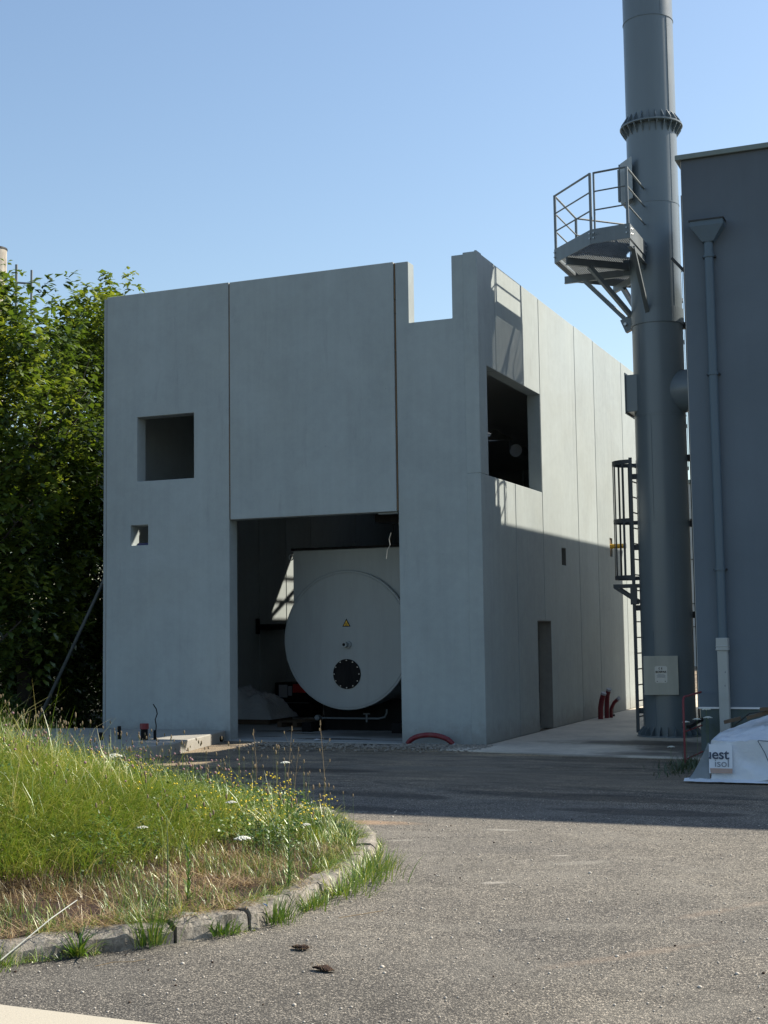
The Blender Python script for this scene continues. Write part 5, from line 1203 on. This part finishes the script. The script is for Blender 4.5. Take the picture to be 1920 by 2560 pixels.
# pebbles and grit scattered over the yard, and the gravel bank along the front wall
n = 3600; X = nrs.uniform(1.5, 8.5, n); Y = -16.8+nrs.rand(n)**1.2*8.5; d = sdist(X, Y); k = d < -0.01; X, Y = X[k], Y[k]
V1, F1 = balls(np.stack([X, Y, np.full(len(X), -0.008)], -1), nrs.gamma(2.0, 0.0017, len(X))+0.0012, 0.6)
M_peb = paint('pale_pebble', (0.50, 0.46, 0.40), 0.85, var=0.4, scale=30)
me = rawmesh('loose_pebbles', V1, F1, 3, M_peb); o = bpy.data.objects.new('loose_pebbles', me); C.objects.link(o); o['kind'] = 'stuff'
n = 700; X = nrs.uniform(1.5, 8.5, n); Y = -16.8+nrs.rand(n)*8.5; d = sdist(X, Y); k = d < -0.01; X, Y = X[k], Y[k]
V1, F1 = balls(np.stack([X, Y, np.full(len(X), -0.007)], -1), nrs.gamma(2.0, 0.0012, len(X))+0.001, 0.6)
me = rawmesh('dark_grit', V1, F1, 3, M_soil); o = bpy.data.objects.new('dark_grit', me); C.objects.link(o); o['kind'] = 'stuff'
n = 4500; X = nrs.uniform(-5.0, 0.2, n); Y = -0.08-np.abs(nrs.normal(0, 0.55, n)); k = ~((X < -1.5) & (Y > -0.45)) & (X > -4.2); X, Y = X[k], Y[k]
k = (X > -1.9) | (nrs.rand(len(X)) < 0.6); X, Y = X[k], Y[k]
M_gr = paint('yard_gravel', (0.25, 0.225, 0.19), 0.9, var=0.6, scale=25)
V1, F1 = balls(np.stack([X, Y, np.full(len(X), 0.0)+nrs.uniform(-0.01, 0.012, len(X))], -1), nrs.gamma(3.0, 0.004, len(X))+0.004, 0.7)
me = rawmesh('gravel_bank', V1, F1, 3, M_gr); o = bpy.data.objects.new('gravel_bank', me); C.objects.link(o); o['kind'] = 'stuff'

# ------------------------------------------------------------------ trees on the left
def tree(x, y, h, cr_, zlo, label, nshoot, seed, group='trees beyond the hall', leafL=0.19, dens=1.0):
    R = random.Random(seed); nr = np.random.RandomState(seed)
    r = thing('maple_tree', label, 'tree', (x, y, -0.14), group)
    b = MB(); top = Vector((x+R.uniform(-.4,.4), y+R.uniform(-.4,.4), h*0.8))
    tk = [Vector((x, y, -0.14)), Vector((x+R.uniform(-.15,.15), y, h*0.25)), Vector((x+R.uniform(-.3,.3), y, h*0.5)), top]
    b.tube(tk, [0.17, 0.13, 0.09, 0.03], 9); build(b, 'trunk', M_bark, r, smooth=True)
    SP = []; limbs = []
    for k in range(11):
        f = 0.18+0.72*k/11; i = min(2, int(f*3)); p = tk[i].lerp(tk[i+1], f*3-i); q = R.uniform(0, 6.28); l = cr_*R.uniform(0.7, 1.05)*(1-f*0.4)
        e = p+Vector((math.cos(q)*l, math.sin(q)*l, l*R.uniform(0.35, 1.0))); mid = p.lerp(e, 0.5)+Vector((0, 0, -0.1*l)); limbs.append((p, mid, e))
        b = MB(); b.tube([p, mid, e], [0.05, 0.035, 0.012], 6); build(b, 'limb', M_bark, r, smooth=True)
        for j in range(4):
            a_ = mid.lerp(e, R.uniform(0, 1)); q2 = R.uniform(0, 6.28); e2 = a_+Vector((math.cos(q2)*0.8, math.sin(q2)*0.8, R.uniform(0.3, 1.2))); limbs.append((a_, a_.lerp(e2, 0.5), e2))
    sb = MB()
    for a_, m_, e_ in limbs[11:]: sb.tube([a_, m_, e_], [0.02, 0.014, 0.005], 4)
    build(sb, 'twigs', M_bark, r, kind='stuff', fixn=False)
    spires = [(x+R.uniform(-.8,.8)*cr_*0.8, y+R.uniform(-.8,.8)*cr_*0.8, h-R.uniform(0.0, 0.9)) for _ in range(5)]
    # leafy shoots: rise, then leaves hang from them
    LP = []; LA = []; TN = []
    for s in range(nshoot):
        u = R.random()**0.85; zz = zlo+(h-zlo)*u; rad = cr_*math.sqrt(max(0.05, 1-((u-0.42)/0.64)**2))*math.sqrt(R.random())
        q = R.uniform(0, 6.28); p = Vector((x+rad*math.cos(q), y+rad*math.sin(q), zz-0.5)); d_ = Vector((math.cos(q)*0.35, math.sin(q)*0.35, 1.0+R.uniform(-.5,.4))).normalized(); l = R.uniform(0.5, 1.3)*(1.0 if u < 0.8 else 1.15)
        if p.z + l > h+0.3: l = max(0.3, h+0.3-p.z)
        if s < 5*9:
            a_ = spires[s % 5]; kk = s//5; p = Vector((a_[0]+R.gauss(0, .10), a_[1]+R.gauss(0, .10), a_[2]-0.25-0.24*kk)); d_ = Vector((R.gauss(0, .1), R.gauss(0, .1), 1)).normalized(); l = 0.55
        elif p.z > h-1.5 and R.random() < 0.75: continue
        tn = R.gauss(0.5, 0.2)+0.5*mnoise.noise(Vector((p.x*1.1, p.y*1.1, p.z*1.1))); nl = int(l*18*dens)
        for k in range(nl):
            f = k/nl; c_ = p+d_*l*f; aq = R.uniform(0, 6.28); ro = R.uniform(0.05, 0.24)*(1.1-0.6*f)
            c_ = c_+Vector((math.cos(aq)*ro, math.sin(aq)*ro, R.uniform(-0.06, 0.05)))
            for j in range(3): LP.append(c_+Vector((R.gauss(0, .03), R.gauss(0, .03), R.gauss(0, .02)))); LA.append(aq+R.uniform(-0.9, 0.9)); TN.append(tn+R.gauss(0, 0.14)+0.12*(f-0.5))
    LP = np.array([tuple(v) for v in LP]); n = len(LP); LA = np.array(LA)
    L_ = nr.uniform(0.5, 1.35, n)*leafL
    # leaf ribbon of 2 quads, wide in the middle, drooping
    V = np.zeros((n, 6, 3)); pos = LP - np.array([x, y, -0.14]); wa = LA+np.pi/2
    w = [0.12, 0.5, 0.04]; ang = nr.uniform(0.9, 2.2, n)
    for k in range(3):
        ww = (L_*0.52*w[k]*1.0)
        V[:, 2*k] = pos+np.stack([np.cos(wa)*ww, np.sin(wa)*ww, nr.normal(0, 0.25, n)*ww], -1); V[:, 2*k+1] = pos-np.stack([np.cos(wa)*ww, np.sin(wa)*ww, nr.normal(0, 0.25, n)*ww], -1)
        pos = pos+np.stack([np.cos(LA)*np.sin(ang), np.sin(LA)*np.sin(ang), np.cos(ang)], -1)*(L_/2)[:, None]; ang = ang+0.35
    F = np.array([[0,1,3,2],[2,3,5,4]])[None]+(np.arange(n)*6)[:, None, None]
    me = rawmesh('crown', V.reshape(-1, 3), F.reshape(-1, 4), 4, M_leaf, np.clip(np.repeat(np.array(TN), 6), 0, 1))
    o = bpy.data.objects.new('crown', me); C.objects.link(o); o.parent = r
    return n
cnt = 0
cnt += tree(-10.5, -0.3, 8.8, 1.5, 1.0, 'leafy green maple at the left picture edge, in front of the distant flue', 330, 1)
cnt += tree(-10.9, 1.9, 9.7, 1.25, 0.9, 'leafy green maple with a single upright top, second from the left edge', 300, 2)
cnt += tree(-11.6, 4.6, 10.25, 1.35, 0.8, 'leafy green maple with a pointed top midway between picture edge and hall', 330, 3)
cnt += tree(-12.3, 7.2, 10.9, 1.35, 0.8, 'leafy green maple right beside the hall, its top level with the parapet', 330, 4)
cnt += tree(-12.0, 9.4, 10.3, 1.2, 2.5, 'leafy green maple peeping over the hall parapet at its left corner', 200, 5)
cnt += tree(-11.2, 4.1, 7.0, 1.0, 0.2, 'low dark maple hugging the left wall of the hall', 330, 14)
cnt += tree(-12.6, 0.6, 7.0, 1.7, 0.2, 'low dark maple filling the shade behind the front row, at the left edge', 260, 6)
cnt += tree(-14.6, 6.2, 7.2, 1.9, 0.2, 'low dark maple deep in the shade behind the front row, beside the hall', 300, 7)
cnt += tree(-17.0, 8.0, 8.0, 2.2, 0.2, 'dark maple in the rear row, seen through the gaps of the front trees', 300, 8)
cnt += tree(-19.5, 5.0, 8.5, 2.2, 0.2, 'dark maple in the rear row at the left picture edge', 240, 9)
def shrub(x, y, h, R_, label, n_, seed):
    nr = np.random.RandomState(seed); n = n_
    q = nr.uniform(0, 6.28, n); rr = R_*np.sqrt(nr.rand(n)); z = nr.rand(n)**0.8*h*np.sqrt(np.maximum(0.02, 1-(rr/R_)**2*0.8))
    p = blades(x+rr*np.cos(q), y+rr*np.sin(q), z-0.1, nr.uniform(0.08, 0.17, n), nr.uniform(0.04, 0.08, n), nr.uniform(0.6, 2.0, n), nr.uniform(0, 6.28, n), nr.uniform(0, 0.6, n), np.clip(nr.normal(0.25, 0.15, n), 0, 1), 2)
    r = plant_mesh([p], 'shrub', M_leaf, (x, y, -0.14), label, 'shrub', 'shrubs in the shade beside the hall', extra=True)
    for k in range(5):
        a_ = k*1.26; b = MB(); b.tube([(x, y, -0.14), (x+math.cos(a_)*R_*0.3, y+math.sin(a_)*R_*0.3, h*0.4), (x+math.cos(a_)*R_*0.6, y+math.sin(a_)*R_*0.6, h*0.75)], [0.03, 0.02, 0.008], 6); build(b, 'branch', M_bark, r)
for i, (x, y, h, R_, l_) in enumerate([(-10.3,-1.6,1.6,0.8,'dark shrub at the left picture edge behind the meadow'), (-11.2,3.0,2.6,1.1,'dark shrub behind the slanting prop'), (-11.8,6.2,3.0,1.2,'dark shrub between the prop and the hall wall'), (-13.2,2.8,3.4,1.6,'larger dark shrub behind the front trees, left'), (-14.2,8.8,3.6,1.7,'larger dark shrub behind the front trees, near the hall'), (-16.5,4.5,4.2,2.0,'tall dark shrub farthest back under the trees'), (-9.6,-0.6,1.0,0.6,'small dark shrub at the foot of the left tree')]):
    shrub(x, y, h, R_, l_, 6500, 40+i)
# far flue and aerial above the trees
t = NT('stained_flue'); n1 = t.noise(t.scale(t.pos, 2, 2, 0.5), 1.0, 6, 0.7); t.col(t.ramp(n1, [(0.3, (0.16, 0.13, 0.10)), (0.55, (0.42, 0.39, 0.34)), (0.8, (0.55, 0.54, 0.5))])); t.rough(0.8); M_flue = t.m
fu = thing('distant_flue', 'stained pale distant flue pipe rising behind the trees at the left picture edge', 'flue', (-37.1, 33.5, 0))
b = MB(); b.tube([(-37.1, 33.5, 0), (-37.1, 33.5, 20.2)], 0.52, 28); build(b, 'lower_pipe', M_flue, fu, smooth=True)
b = MB(); b.tube([(-37.1, 33.5, 20.22), (-37.1, 33.5, 21.7)], 0.60, 28); build(b, 'upper_sleeve', M_flue, fu, smooth=True)
for z in (18.0, 20.2, 21.65):
    b = MB(); b.tube([(-37.1, 33.5, z), (-37.1, 33.5, z+0.08)], 0.63, 28); build(b, 'band', M_dark, fu, smooth=True)
ae = thing('distant_aerial', 'thin distant aerial of two poles joined by a crossbar, right of the distant flue', 'aerial', (-29.5, 26.0, 0))
b = MB(); b.tube([(-29.8, 25.83, 0), (-29.8, 25.83, 18.15)], 0.06, 6); build(b, 'pole', M_galv, ae)
b = MB(); b.tube([(-29.2, 26.1, 15.2), (-29.2, 26.1, 17.9)], 0.05, 6); build(b, 'pole', M_galv, ae)
b = MB(); b.tube([(-29.8, 25.83, 17.35), (-29.2, 26.1, 17.30)], 0.045, 6); build(b, 'crossbar', M_galv, ae)
# works buildings far behind, glimpsed in the gap beside the stack
fb = thing('distant_works', 'pale distant works building with horizontal cladding joints, glimpsed between stack and neighbour building', 'building', (-4, 52, 0))
b = MB(); b.box(-14, 4, 50, 60, -0.1, 9.5); build(b, 'wall', M_boot, fb)
for z in (2.0, 3.2, 5.5, 7.6):
    b = MB(); b.box(-14, 4.02, 49.97, 49.995, z, z+0.05); build(b, 'cladding_joint', M_dark, fb)
b = MB(); b.box(-14.1, 4.1, 49.9, 60.1, 9.52, 9.7); build(b, 'roof_edge', M_cap, fb)
print('leaves', cnt)
